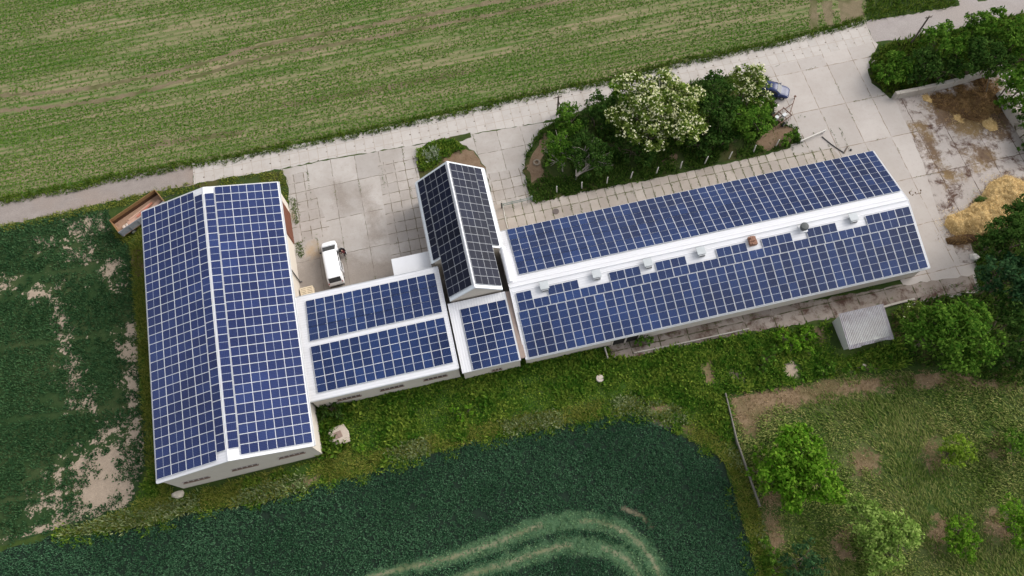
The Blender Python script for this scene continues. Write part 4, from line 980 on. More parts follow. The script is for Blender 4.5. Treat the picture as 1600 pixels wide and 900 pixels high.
tree('orchard_tree', 'tree', 'bluish green orchard tree cut by the right edge, upper one', [(1588, 690, 25, 2.0), (1602, 705, 27, 1.8)], 'mid', seed=32, k=75, group=G4, size=.25)
tree('orchard_tree', 'tree', 'green orchard tree cut by the right edge, lower one', [(1582, 805, 31, 2.2), (1600, 825, 34, 2.2), (1592, 840, 25, 1.8)], 'lime', seed=33, k=75, group=G4, size=.25)
tree('orchard_tree', 'tree', 'loose grey green orchard tree on the bottom edge below the largest one', [(1256, 868, 29, 2.0), (1275, 885, 25, 1.7), (1240, 885, 25, 1.6), (1262, 900, 25, 1.5)], 'blue', seed=34, k=60, group=G4, size=.25)
tree('shrub', 'shrub', 'leafy bush growing against the low orchard wall', [(1186, 720, 16, 1.2), (1178, 738, 13, 1.0), (1190, 700, 10, .9), (1192, 750, 12, .9)], 'lime', seed=35, stems=True, size=.24)
tree('shrub', 'shrub', 'narrow dark bush at the bottom end of the orchard wall line', [(1208, 870, 14, 1.0), (1212, 893, 14, 1.0), (1196, 845, 10, .8)], 'mid', seed=36, stems=True, size=.24)
G5 = 'bramble bushes in the weeds'
for i, (lab, bl, kd) in enumerate((
  ('bright bramble bush just left of the grey shed', [(1238, 540, 18, .8), (1258, 525, 16, .8), (1222, 528, 13, .7), (1262, 548, 12, .6)], 'lime'),
  ('spreading bramble bush left of the pale sandy spot', [(1198, 560, 15, .7), (1212, 548, 13, .7), (1190, 575, 12, .6)], 'mid'),
  ('leafy bush close to the wall of the long building', [(1007, 528, 11, 1.0), (998, 532, 8, .8), (1015, 532, 8, .7)], 'mid'),
  ('bramble patch below the grey shed along the dry grass', [(1300, 575, 13, .6), (1325, 578, 12, .6), (1285, 580, 11, .6), (1355, 575, 10, .5)], 'mid'),
  ('dark bush in the corner between barn and link building', [(515, 638, 16, 1.1), (530, 646, 12, 1.0), (503, 650, 10, .9)], 'dark'),
  ('little round lime green bush by the barn corner', [(563, 702, 6, .6), (566, 698, 4, .6)], 'lime'),
  ('bright leafy bush in the weeds below the lean to', [(720, 650, 9, .6), (735, 640, 9, .6), (708, 640, 7, .5)], 'lime'),
  ('grassy bush on the yard corner by the rusty implement', [(1232, 218, 11, .7), (1240, 210, 9, .6), (1222, 224, 8, .5)], 'mid'))):
    tree('bush', 'bush', lab, bl, kd, seed=40+i, stems=True, size=.24, group=G5, k=110)

# ------------------------------------------------------------------ vehicles
def loft(secs):
    """secs: (x, zlow, zbelt, ztop, wlow, wbelt, wtop)"""
    mb = MB(); n = 12
    for x, zl, zb, zt, wl, wb, wt in secs:
        h = [(wl*.88, zl), (wl, zl+.16), (wb, zb), (wt+.05, zb+(zt-zb)*.78), (wt-.10, zt-.015), (wt*.45, zt)]
        for y, z in h: mb.v.append((x, y, z))
        for y, z in reversed(h): mb.v.append((x, -y, z))
    for i in range(len(secs)-1):
        for j in range(n):
            k = (j+1) % n; mb.f.append([i*n+j, i*n+k, (i+1)*n+k, (i+1)*n+j]); mb.mi.append(0)
    mb.f += [list(range(n)), list(range((len(secs)-1)*n, len(secs)*n))[::-1]]; mb.mi += [0, 0]
    return mb
def fixn(o):
    bm = bmesh.new(); bm.from_mesh(o.data); bmesh.ops.recalc_face_normals(bm, faces=bm.faces); bm.to_mesh(o.data); bm.free(); return o
def plate(name, pts, mat, parent, off):
    """thin glass sheet: outline points pushed out along its normal"""
    P = [Vector(p) for p in pts]; n = (P[1]-P[0]).cross(P[2]-P[0]).normalized()
    if n.dot(Vector(off)) < 0: n = -n
    mb = MB(); a = [p+n*.016 for p in P]; b = [p-n*.03 for p in P]; k = len(P)
    mb.add(a+b, [tuple(range(k)), tuple(range(2*k-1, k-1, -1))]+[((i+1) % k, i, i+k, (i+1) % k+k) for i in range(k)])
    return fixn(mb.build(name, mat, parent))
M_TYRE = plain('tyre_rubber', (.018, .018, .018), .9, 0, .2); M_RIM = plain('steel_rim', (.45, .45, .46), .35, .6, .5)
def wheel(root, x, y, r=.33, w=.2):
    mb = MB(); Rm = Matrix.Translation((x, y, r)) @ Matrix.Rotation(math.pi/2, 4, 'X')
    mb.lathe([(r*.55, -w/2), (r*.93, -w/2), (r, -w*.3), (r, w*.3), (r*.93, w/2), (r*.55, w/2)], 18, 0, Rm); o = mb.build('wheel', M_TYRE, root, smooth=False)
    mb = MB(); mb.lathe([(r*.56, -w*.52), (r*.56, w*.52)], 14, 0, Rm); mb.build('rim', M_RIM, o)
M_WHITEP = plain('white_car_paint', (.76, .76, .77), .25, 0, .5, .02, 1, coat=.6)
M_BLUEP = plain('dark_blue_car_paint', (.009, .020, .085), .3, 0, .3, .05, 1, coat=.1)
M_BUMP = plain('black_plastic', (.03, .03, .03), .6)
M_LAMP = plain('lamp_glass', (.7, .7, .72), .1, 0, .6); M_RED = plain('red_lamp', (.35, .02, .02), .2, 0, .5)
# white van
f = at(512.5, 377, .9); r_ = at(526.5, 444.5, .75); mid = (f+r_)/2; hd_ = math.atan2(f.y-r_.y, f.x-r_.x)
van = empty('van', (mid.x, mid.y, 0), hd_, label='white van parked in the yard with its front and sliding side doors open', cat='van')
HL = (f-r_).length/2
k = HL/2.65
secs = [(2.65, .38, .6, .80, .60, .62, .55), (2.55, .3, .66, .93, .78, .82, .72), (2.25, .28, .72, 1.06, .90, .93, .84), (1.95, .28, .85, 1.16, .93, .96, .86), (1.05, .28, 1.0, 1.84, .93, .96, .80), (.75, .28, 1.02, 1.93, .93, .96, .82), (-2.05, .28, 1.02, 1.95, .93, .96, .83), (-2.2, .28, 1.02, 1.92, .93, .96, .83), (-2.58, .3, .98, 1.22, .92, .95, .86), (-2.66, .34, .8, 1.02, .90, .92, .80)]
secs = [(a*k, *b) for a, *b in secs]
body = fixn(loft(secs).build('body', M_WHITEP, van, smooth=True)); body.modifiers.new('b', 'BEVEL').width = .02
plate('windscreen', [(1.88*k, -.80, 1.21), (1.88*k, .80, 1.21), (1.10*k, .74, 1.80), (1.10*k, -.74, 1.80)], M_GLASS, van, (1, 0, 1))
plate('rear_window', [(-2.55*k, -.72, 1.275), (-2.55*k, .72, 1.275), (-2.25*k, .70, 1.83), (-2.25*k, -.70, 1.83)], M_GLASS, van, (-1, 0, .3))
mb = MB(); mb.box((-2.20*k, 0, 1.965), (.20, 1.25, .05)); mb.build('spoiler', M_WHITEP, van, bevel=.02)
for s in (1,):
    plate('side_window', [(1.2*k, s*.965, 1.08), (.25*k, s*.965, 1.08), (.25*k, s*.895, 1.66), (.95*k, s*.895, 1.66)], M_GLASS, van, (0, s, 0))
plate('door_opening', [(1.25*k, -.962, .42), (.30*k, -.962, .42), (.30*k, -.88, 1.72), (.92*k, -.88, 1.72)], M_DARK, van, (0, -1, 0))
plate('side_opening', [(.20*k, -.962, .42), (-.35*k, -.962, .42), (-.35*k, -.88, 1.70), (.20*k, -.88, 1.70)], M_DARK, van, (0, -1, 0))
# sliding door pushed back along the right side
mb = MB(); mb.add([(-.30*k, -1.04, .42), (-1.45*k, -1.04, .42), (-1.45*k, -1.04, 1.10), (-.30*k, -1.04, 1.10), (-.30*k, -.97, 1.74), (-1.45*k, -.97, 1.74)], [(0, 1, 2, 3), (3, 2, 5, 4)])
mb.add([(-.30*k, -1.10, .42), (-1.45*k, -1.10, .42), (-1.45*k, -1.10, 1.10), (-.30*k, -1.10, 1.10), (-.30*k, -1.03, 1.74), (-1.45*k, -1.03, 1.74)], [(3, 2, 1, 0), (4, 5, 2, 3)])
mb.f += [[3, 4, 10, 9], [0, 3, 9, 6], [1, 7, 8, 2], [2, 8, 11, 5], [4, 5, 11, 10], [0, 6, 7, 1]]; mb.mi += [0]*6
sd = fixn(mb.build('sliding_door', M_WHITEP, van)); plate('pane', [(-.42*k, -1.093, 1.14), (-1.33*k, -1.093, 1.14), (-1.33*k, -1.045, 1.62), (-.42*k, -1.045, 1.62)], M_GLASS, sd, (0, -1, 0))
# front right door swung open on its hinge
hx, hy = 1.28*k, -.97; oa = R(-62); dm = Matrix.Translation((hx, hy, 0)) @ Matrix.Rotation(math.pi-oa*-1 if False else math.pi+R(62), 4, 'Z')
mb = MB(); mb.box((.52, 0, .76), (1.04, .07, .70), dm); dd = mb.build('front_door', M_WHITEP, van, bevel=.02)
mb = MB(); mb.add([(.06, .02, 1.11), (1.02, .02, 1.11), (.96, .06, 1.70), (.52, .06, 1.70), (.06, -.04, 1.11), (1.02, -.04, 1.11), (.96, 0, 1.70), (.52, 0, 1.70)], [(0, 1, 2, 3), (7, 6, 5, 4), (0, 4, 5, 1), (1, 5, 6, 2), (2, 6, 7, 3), (3, 7, 4, 0)], 0, dm); mb.build('pane', M_GLASS, dd)
mb = MB(); mb.box((.5, -.05, .7), (.9, .05, .5), dm); mb.box((.5, .05, .7), (.9, .05, .5), dm); mb.build('door_lining', M_BUMP, dd)
for x in (1.72, -1.68):
    for y in (.84, -.84): wheel(van, x*k, y)
for s in (1, -1):
    mb = MB(); mb.box((2.42*k, s*.70, .80), (.26, .22, .16)); mb.build('headlight', M_LAMP, van, bevel=.03)
    mb = MB(); mb.box((-2.60*k, s*.82, 1.05), (.08, .12, .5)); mb.build('tail_light', M_RED, van, bevel=.02)
M_SEAM = plain('grey_seam', (.20, .20, .21), .6)
mb = MB(); mb.box((1.99*k, 0, 1.16), (.035, 1.55, .02)); mb.build('bonnet_seam', M_SEAM, van)
mb = MB(); mb.box((1.35*k, 1.10, 1.12), (.14, .24, .22)); mb.build('mirror', M_BUMP, van, bevel=.03)
mb = MB(); mb.box((-2.66*k, 0, .48), (.14, 1.75, .26)); mb.build('bumper', M_BUMP, van, bevel=.04)
# blue car, half hidden by the elder
f = at(1233, 146, .6); d0 = (at(1233, 146, .6)-at(1200, 139, .6)).normalized(); CLn = 4.1; mid = f-d0*CLn/2
car = empty('car', (mid.x, mid.y, 0), math.atan2(d0.y, d0.x), label='dark blue car with its nose out of the small flowering elder', cat='car')
sec = [(2.05, .36, .5, .66, .52, .58, .5), (1.95, .26, .55, .76, .70, .78, .66), (1.5, .22, .62, .90, .82, .86, .76), (.95, .22, .70, .98, .84, .88, .78), (.30, .22, .85, 1.36, .84, .88, .64), (-.1, .22, .88, 1.45, .84, .88, .66), (-1.0, .22, .88, 1.44, .84, .88, .66), (-1.7, .24, .86, 1.12, .82, .86, .66), (-2.0, .3, .8, .98, .74, .8, .64)]
body = fixn(loft(sec).build('body', M_BLUEP, car, smooth=True))
plate('windscreen', [(.92, -.66, 1.0), (.92, .66, 1.0), (.34, .56, 1.36), (.34, -.56, 1.36)], M_GLASS, car, (1, 0, 1))
plate('rear_window', [(-1.62, -.58, 1.18), (-1.62, .58, 1.18), (-1.08, .54, 1.42), (-1.08, -.54, 1.42)], M_GLASS, car, (-1, 0, 1))
for s in (1, -1):
    plate('side_window', [(.62, s*.875, .98), (-1.3, s*.875, .98), (-.95, s*.735, 1.33), (.22, s*.735, 1.33)], M_GLASS, car, (0, s, .3))
    mb = MB(); mb.box((1.86, s*.56, .68), (.2, .26, .12)); mb.build('headlight', M_LAMP, car, bevel=.02)
    mb = MB(); mb.box((.72, s*.98, .98), (.12, .2, .13)); mb.build('mirror', M_BLUEP, car, bevel=.03)
    for x in (1.3, -1.3): wheel(car, x, s*.77, .31, .19)
# ------------------------------------------------------------------ old trailer and its load
a = at(171, 345, 1.9); b = at(242, 297, 1.9); c_ = at(186, 364, 1.9)
ax = (b-a); TLn = ax.length; ang = math.atan2(ax.y, ax.x); TWd = (c_-a).length; cen = (b+c_)/2
tr = empty('trailer', (cen.x, cen.y, 0), ang, label='old open farm trailer with rusty wooden side boards against the left barn corner', cat='trailer')
M_RUSTW = plain('rusty_boards', (.20, .115, .05), .85, 0, .2, .4, 3); M_GREYM = plain('weathered_grey_boards', (.22, .23, .25), .8, 0, .2, .25, 3); M_BED = plain('trailer_bed', (.30, .19, .13), .85, 0, .2, .5, 2)
mb = MB(); mb.box((0, 0, .92), (TLn, TWd, .12)); mb.build('bed', M_BED, tr)
for s, m in ((1, M_RUSTW), (-1, M_GREYM)):
    mb = MB()
    for j in range(4): mb.box((0, s*(TWd/2-.03), 1.11+j*.27), (TLn, .06, .255), mi=1 if s > 0 and j < 2 else 0)  # lower two boards of the left side take a darker brown
    for j in range(6): mb.box((-TLn/2+.2+j*(TLn-.4)/5, s*(TWd/2+.03), 1.35), (.09, .06, .95))
    mb.build('side_board', [m, plain('dark_brown_boards', (.07, .035, .018), .85, 0, .2, .4, 3)], tr)
for s in (1, -1):
    mb = MB()
    for j in range(4): mb.box((s*(TLn/2-.03), 0, 1.11+j*.27), (.06, TWd-.13, .255))
    mb.build('tail_board', M_RUSTW, tr)
mb = MB(); mb.box((0, .45, .72), (TLn*.96, .12, .22)); mb.box((0, -.45, .72), (TLn*.96, .12, .22)); mb.build('chassis', M_BLACKM, tr)
mb = MB(); mb.tube([(TLn/2, .4, .7), (TLn/2+1.5, 0, .55), (TLn/2, -.4, .7)], .05, 6); mb.build('drawbar', M_BLACKM, tr)
for x in (-TLn*.3, TLn*.3):
    for y in (-TWd/2+.2, TWd/2-.2): wheel(tr, x, y, .38, .24)
M_PINK = plain('pinkish_boards', (.46, .29, .22), .85, 0, .2, .2, 3); M_REDB = plain('faded_red_boards', (.42, .16, .11), .8, 0, .2, .2, 3); M_PALEB = plain('pale_plaster', (.55, .45, .38), .9, 0, .2, .2, 3)
Tm = tr.matrix_basis
def on_trailer(p): return Tm @ Vector(p)
for i, (lab, x, y, z, ln, w, h, rz, m) in enumerate((
   ('broad pinkish board lying flat in the open trailer', -.3, -.25, 1.06, 3.0, 1.0, .10, .05, M_PINK), ('faded red plank, leaning along the boards in the trailer', .9, .15, 1.22, 2.2, .22, .07, .22, M_REDB),
   ('second pinkish plank lying across the trailer front', 1.9, -.2, 1.09, 2.0, .5, .08, .35, M_PINK), ('short red plank on the pile in the trailer', .3, -.05, 1.26, 1.6, .18, .07, .12, M_REDB), ('narrow pinkish lath on top of the trailer load', .1, .35, 1.16, 3.2, .16, .08, .10, M_PINK))):
    p = on_trailer((x, y, z)); mb = MB(); mb.box((0, 0, 0), (ln, w, h)); o = mb.build('board', m, None, bevel=.01); o.location = p; o.rotation_euler = (.03*i, .02, ang+rz); tag(o, lab, 'board', 'boards loaded in the trailer')
mb = MB(); p = on_trailer((-2.2, -.3, 1.0))
for j in range(9): mb.box((random.uniform(-.3, .3), random.uniform(-.3, .3), .06+random.uniform(0, .15)), (random.uniform(.15, .4), random.uniform(.15, .3), random.uniform(.1, .2)), Matrix.Rotation(random.uniform(0, 3), 4, 'Z'))
o = mb.build('rubble', M_PALEB, None, bevel=.03); o.location = p; tag(o, 'pale broken rubble in the rear end of the trailer', 'rubble')

# ------------------------------------------------------------------ heaps
def heap(name, pix, h, mat, label, cat, blade=None, soft=1.3, step=.14, seed=0, lump=.25):
    poly = wpoly(pix); a = np.array(poly); lo, hi = a.min(0)-.3, a.max(0)+.3
    xs = np.arange(lo[0], hi[0]+step, step); ys = np.arange(lo[1], hi[1]+step, step); nx, ny = len(xs), len(ys)
    p = np.array([(x, y) for y in ys for x in xs]); d = edge_dist(p, poly); d = np.where(inside(p, poly), d, -d)
    z = np.where(d > 0, h*(1-np.exp(-np.clip(d, 0, None)/soft)), d*.8)+(vnoise(p, .8, seed)-.5)*lump*np.clip(d/.6, 0, 1)*1.2+(vnoise(p, 2.6, seed+1)-.5)*lump*.6*np.clip(d/.4, 0, 1)+(vnoise(p, 7, seed+2)-.5)*lump*.35*np.clip(d/.2, 0, 1)
    c = p.mean(0); mb = MB(); mb.v = [(q[0]-c[0], q[1]-c[1], zz) for q, zz in zip(p, z)]
    for j in range(ny-1):
        for i in range(nx-1):
            q = (j*nx+i, j*nx+i+1, (j+1)*nx+i+1, (j+1)*nx+i)
            if max(d[list(q)]) > -.15: mb.f.append(list(q)); mb.mi.append(0)
    o = mb.build(name, mat, None, smooth=True); o.location = (c[0], c[1], 0); tag(o, label, cat)
    if blade:
        rg = np.random.default_rng(seed+5); n = int((hi-lo).prod()*75); w = rg.random((n, 2))*(hi-lo+2)+lo-1; w = w[inside(w, poly) | (edge_dist(w, poly) < rg.exponential(.35, len(w)))]
        dd = np.where(inside(w, poly), edge_dist(w, poly), 0); zz = h*(1-np.exp(-dd/soft))+(vnoise(w, .8, seed)-.5)*lump*np.clip(dd/.6, 0, 1)*1.2+(vnoise(w, 2.6, seed+1)-.5)*lump*.5*np.clip(dd/.4, 0, 1)
        V = blades(w, .34, 2, .05, 1.35, seed, .05, diamond=False); V[:, :, 2] += np.repeat(zz, 2)[:, None]; V -= np.array([c[0], c[1], 0])
        q = quads('straw_stalks', V, blade, o); q['kind'] = 'stuff'
    return o
M_STRAW = soil('golden_straw', (.42, .285, .115), (.56, .40, .19), 2.2, (.48, .33, .14)); M_MANURE = soil('dark_manure', (.055, .030, .018), (.095, .055, .03), 1.8, (.12, .075, .035)); M_COMP = soil('brown_manure', (.06, .034, .02), (.17, .10, .045), .9, (.25, .16, .065))
L_STRAW = leafmat('straw_stalk', (.30, .19, .07), (.56, .40, .18), (.78, .63, .36), .5); L_COMP = leafmat('manure_straw', (.05, .028, .016), (.13, .075, .035), (.34, .22, .09), .8)
heap('straw_heap', [(1474, 352), (1478, 338), (1510, 326), (1532, 306), (1545, 284), (1572, 274), (1598, 282), (1625, 300), (1625, 335), (1570, 358), (1530, 372), (1490, 369)], 1.15, M_STRAW, 'golden straw heap curving along the right side of the yard', 'straw heap', L_STRAW, seed=3, lump=.55)
heap('manure_heap', [(1476, 372), (1500, 366), (1530, 364), (1526, 378), (1495, 384), (1480, 382)], .7, M_MANURE, 'small dark manure pile at the near edge of the golden straw', 'manure pile', L_COMP, .6, seed=4)
heap('manure_heap', [(1440, 160), (1452, 148), (1500, 130), (1545, 118), (1562, 140), (1566, 175), (1545, 195), (1500, 186), (1470, 172)], 0.5, M_COMP, 'large brown manure heap between the two bay walls', 'manure heap', L_COMP, 1.6, seed=5, lump=.6)
heap('straw_heap', [(1532, 188), (1545, 182), (1558, 192), (1560, 204), (1548, 206), (1535, 198)], .4, M_STRAW, 'little yellow straw pile at the foot of the large manure heap', 'straw pile', L_STRAW, .5, seed=6)
heap('straw_heap', [(1438, 148), (1450, 146), (1460, 156), (1456, 162), (1442, 158)], .3, M_STRAW, 'tiny yellow straw pile at the left foot of the manure heap', 'straw pile', L_STRAW, .5, seed=7)
heap('straw_heap', [(1488, 178), (1500, 174), (1508, 186), (1504, 194), (1490, 188)], .3, M_STRAW, 'low yellow straw pile at the near foot of the manure heap', 'straw pile', L_STRAW, .5, seed=8)
heap('green_cuttings', [(1521, 312), (1530, 306), (1548, 311), (1538, 318), (1523, 318)], .8, M_MEADOW, 'pile of green cuttings tipped on the inside of the golden straw', 'cuttings', L_WEED, .4, seed=9)
heap('manure_heap', [(1415, 300), (1425, 292), (1442, 294), (1440, 304), (1425, 308)], .12, M_MANURE, 'flat brown manure smear near the gable of the long building', 'manure', None, .5, seed=10)
# ------------------------------------------------------------------ walls, fences, posts, small things
M_CONC = concrete('old_wall_concrete', (.40, .37, .33), 2.5, 2.5, .03, stain=.8); M_POST = plain('post_concrete', (.52, .50, .46), .9, 0, .2, .15, 6)
def wall_run(name, pts, h, th, label, cat, mat):
    P = [at(*p) for p in pts]; o0 = P[0]; poly = strip([(p.x-o0.x, p.y-o0.y) for p in P], th); mb = MB()
    a = sum(poly[i][0]*poly[(i+1) % len(poly)][1]-poly[(i+1) % len(poly)][0]*poly[i][1] for i in range(len(poly)))
    mb.prism(poly if a > 0 else poly[::-1], -.1, h); o = mb.build(name, mat, None, bevel=.03); o.location = (o0.x, o0.y, 0); tag(o, label, cat); return o
wall_run('retaining_wall', [(1394, 154), (1430, 147), (1482, 135), (1560, 112)], 1.2, .5, 'pale concrete bay wall behind the brown manure heap', 'wall', M_CONC)
wall_run('retaining_wall', [(1556, 150), (1575, 180), (1605, 225), (1640, 290)], 1.2, .7, 'thick pale concrete bay wall at the right frame edge', 'wall', M_CONC)
wall_run('orchard_wall', [(1132, 616), (1150, 690), (1186, 792)], .6, .14, 'low thin grey wall along the left edge of the orchard', 'wall', plain('dark_old_wall', (.17, .155, .13), .9, 0, .2, .35, 2))
wall_run('kerb_beam', [(990, 552), (1060, 538), (1170, 514)], .25, .15, 'long thin concrete edging between the weeds and the cracked strip', 'edging', M_CONC)
wall_run('kerb_beam', [(1346, 490), (1395, 476), (1428, 468)], .3, .25, 'broken concrete edging above the grey shed', 'edging', M_CONC)
wall_run('kerb_beam', [(944, 545), (949, 562)], .8, .12, 'short upright slab at the end of the cracked strip', 'slab', M_CONC)
pb = [(870, 301), (909, 294.5), (948, 288), (985, 279.5), (1025, 272.5), (1063, 263), (1101, 256), (1139, 248), (1177, 238.5), (1212, 229)]
mb = MB(); mb.box((0, 0, .7), (.13, .13, 1.6), taper=.85); mb.box((.04, 0, 1.52), (.10, .10, .18), Matrix.Rotation(.0, 4, 'Y'))
p0 = mb.build('fence_post', M_POST, None, bevel=.012)
tag(p0, 'slim pale concrete fence post along the hedge beside the slab path', 'fence post', 'concrete fence posts along the hedge')
for i, q in enumerate(pb):
    o = p0 if i == 0 else p0.copy()
    if i: COL.objects.link(o)
    p = at(*q); o.location = (p.x, p.y, 0); o.rotation_euler = (random.uniform(-.06, .06), random.uniform(-.06, .06), random.uniform(0, .5))
M_WOODP = plain('weathered_pole_wood', (.13, .105, .085), .9, 0, .2, .3, 5)
def pole(top, h, label, stay=None, arms=False):
    T = at(*top, h); e = empty('utility_pole', (T.x, T.y, 0), label=label, cat='pole')
    mb = MB(); mb.tube([(0, 0, -.3), (0, 0, h)], [.15, .10], 10); mb.build('shaft', M_WOODP, e)
    mb = MB(); mb.box((0, 0, h-.25), (.9, .09, .09)); mb.tube([(-.4, 0, h-.2), (-.4, 0, h)], .03, 6); mb.tube([(.4, 0, h-.2), (.4, 0, h)], .03, 6); mb.build('crossarm', M_WOODP, e)
    if stay: mb = MB(); mb.tube([(stay[0], stay[1], 0), (0, 0, h*.75)], .07, 6); mb.build('stay', M_WOODP, e)
pole((1452.5, 25), 5.2, 'tall dark wooden pole rising from the shrubs by the grey lane')
pole((872.6, 150), 3.9, 'short dark wooden pole with a slanted stay at the hedge island corner', (.9, -.4))
# slatted crate beside the barn wall
cr = empty('slatted_crate', (-18.35, 38.05, 0), R(2), label='cream slatted crate between barn wall and link building', cat='crate')
M_CREAM = plain('cream_plastic', (.62, .52, .38), .6, 0, .3, .08, 3)
mb = MB()
for i in range(7): mb.box((0, -.64+i*.213, 1.02), (1.5, .15, .05))
mb.box((-.72, 0, .98), (.10, 1.45, .06)); mb.box((0, 0, .98), (.14, 1.45, .06)); mb.box((.72, 0, .98), (.10, 1.45, .06)); mb.build('lid', M_CREAM, cr, bevel=.01)
mb = MB()
for s in (-1, 1):
    for j in range(4): mb.box((s*.74, 0, .18+j*.24), (.04, 1.45, .17)); mb.box((0, s*.715, .18+j*.24), (1.5, .04, .17))
mb.build('slat', M_CREAM, cr)
mb = MB()
for x in (-.7, .7):
    for y in (-.68, .68): mb.box((x, y, .5), (.09, .09, .98))
mb.build('corner_post', M_CREAM, cr); mb = MB(); mb.box((0, 0, .1), (1.4, 1.36, .06)); mb.build('floor', M_SILL, cr)
# grey shed
sh = empty('shed', (42.75, 18.75, 0), 0, label='small grey shed with a worn corrugated roof among the weeds', cat='shed')
M_SHEDW = plain('shed_render', (.42, .42, .38), .9, 0, .2, .15, 1.5)
mb = MB(); a = [(-2.45, -1.55), (2.4, -1.55), (2.4, 1.9), (-2.45, 1.9)]; zz = [1.75, 1.75, 2.5, 2.5]
mb.add([(x, y, -.2) for x, y in a]+[(x, y, z) for (x, y), z in zip(a, zz)], [(3, 2, 1, 0), (4, 5, 6, 7), (0, 1, 5, 4), (1, 2, 6, 5), (2, 3, 7, 6), (3, 0, 4, 7)]); mb.build('wall', M_SHEDW, sh)
t = NT('corrugated_asbestos'); P = t.obj(); n = t.noise(P, 1.2, 6, .7); n2 = t.noise(t.mapping(P, scale=(9, .5, 1)), 1, 4, .7)
c = t.mix(t.step(n, .35, .7), (.38, .37, .39), (.25, .225, .23)); c = t.mix(t.math('MULTIPLY', t.step(n2, .45, .7), .5), c, (.17, .125, .12))
M_CORR = t.bsdf(c, .9, 0, .2)
mb = MB(); nx = 150; X = np.linspace(-2.62, 2.66, nx); rowsY = [(-1.98, 1.66), (-1.2, 1.83), (0.4, 2.19), (1.2, 2.38), (2.02, 2.56)]
for x in X:
    edge = .30*(.5+.5*math.sin(x*1.9))+random.uniform(0, .03) if x > .4 else (.1 if x > -1.2 else 0)
    for j, (y, z) in enumerate(rowsY):
        mb.v.append((x, y+(edge if j == 0 else 0), z+.045*math.sin(x*2*math.pi/.19)))
m_ = len(rowsY)
for i in range(nx-1):
    for j in range(m_-1): mb.f.append([i*m_+j, (i+1)*m_+j, (i+1)*m_+j+1, i*m_+j+1]); mb.mi.append(0)
rf = mb.build('roof', M_CORR, sh); sm = rf.modifiers.new('s', 'SOLIDIFY'); sm.thickness = .03
mb = MB(); mb.box((.1, -1.58, 1.25), (1.3, .06, .4)); mb.build('window', M_DARK, sh)
# pipe barriers
M_GREENP = plain('green_grey_pipe', (.20, .24, .22), .6, .2, .4, .2, 3)
a = at(784, 325); b = at(831, 314); e = empty('barrier', (a.x, a.y, 0), label='grey green pipe barrier across the slab path entrance', cat='barrier'); d = b-a
mb = MB()
for z in (.55, .95): mb.tube([(0, 0, z), (d.x, d.y, z)], .05, 8)
mb.build('rail', M_GREENP, e)
for q in ((0, 0), (d.x, d.y)): mb = MB(); mb.tube([(q[0], q[1], 0), (q[0], q[1], 1.25)], .075, 8); mb.build('post', M_BLACKM if q == (0, 0) else M_GREENP, e)
a = at(1249, 224); b = at(1288, 207); e = empty('barrier', (a.x, a.y, 0), label='pale flat barrier beam on the yard next to the rusty implement', cat='barrier'); d = b-a
mb = MB(); mb.box((d.length/2, 0, .45), (d.length, .14, .34), Matrix.Rotation(math.atan2(d.y, d.x), 4, 'Z')); mb.build('rail', M_POST, e, bevel=.02)
for f_ in (.08, .92): mb = MB(); mb.box((d.x*f_, d.y*f_, .25), (.16, .16, .7)); mb.build('post', M_METAL, e)
def hose(name, pts, r, label, cat, mat):
    P = smoothline([tuple(at(*p)[:2]) for p in pts], 6); o0 = P[0]; mb = MB(); mb.tube([(x-o0[0], y-o0[1], r+.01) for x, y in P], r, 6)
    o = mb.build(name, mat); o.location = (o0[0], o0[1], 0); tag(o, label, cat)
hose('pipe', [(1284, 214), (1300, 227), (1318, 239)], .07, 'dark pipe lying from the pale barrier to the long roof', 'pipe', M_BLACKM)
hose('timber', [(1318, 240), (1324, 230)], .08, 'short timber lying across the end of the dark pipe', 'timber', M_WOODP)
hose('rod', [(1328, 234), (1330, 236)], .12, 'small dark block lying by the long roof corner', 'block', M_BLACKM)
hose('timber', [(786, 322), (790, 345), (794, 358)], .05, 'thin pale pipe on the slabs from barrier to long roof', 'pipe', M_POST)
hose('plank', [(1443, 520-42), (1449, 470)], .1, 'grey plank at the right end of the cracked strip', 'plank', M_WOODP)
# rusty implement
im = empty('farm_implement', tuple(at(1216, 188))[:2]+(0,), R(25), label='rusty tined farm implement with drawbar by the blue car', cat='implement')
M_RUST = plain('rust', (.13, .075, .055), .85, .1, .2, .35, 6)
mb = MB()
for y in (-.7, 0, .7): mb.box((0, y, .62), (3.0, .09, .1))
for x in (-1.4, -.5, .5, 1.4): mb.box((x, 0, .70), (.09, 1.6, .09))
mb.build('frame', M_RUST, im)
mb = MB(); mb.tube([(1.4, -.4, .65), (3.0, .5, .5), (4.0, 1.1, .45)], .05, 6); mb.tube([(1.4, .5, .65), (3.0, .5, .5)], .05, 6); mb.tube([(4.0, 1.1, .45), (4.0, 1.1, 0)], .05, 6); mb.box((4.0, 1.1, .5), (.25, .25, .1)); mb.build('drawbar', M_RUST, im)
mb = MB()
for i in range(8):
    for y in (-.7, .7): mb.tube([(-1.3+i*.37, y, .6), (-1.4+i*.37, y-.1, .25), (-1.2+i*.37, y-.2, .02)], .025, 5)
mb.build('tine', M_RUST, im)
for y in (-1.0, 1.0): wheel(im, -.2, y, .34, .18)
mb = MB(); mb.lathe([(.25, 0), (.25, .5)], 12, 0, Matrix.Translation((-.6, .1, .7))); mb.build('hopper', M_METAL, im); mb = MB(); mb.box((.5, -.2, .95), (.6, .4, .3)); mb.build('gearbox', M_METAL, im, bevel=.02)
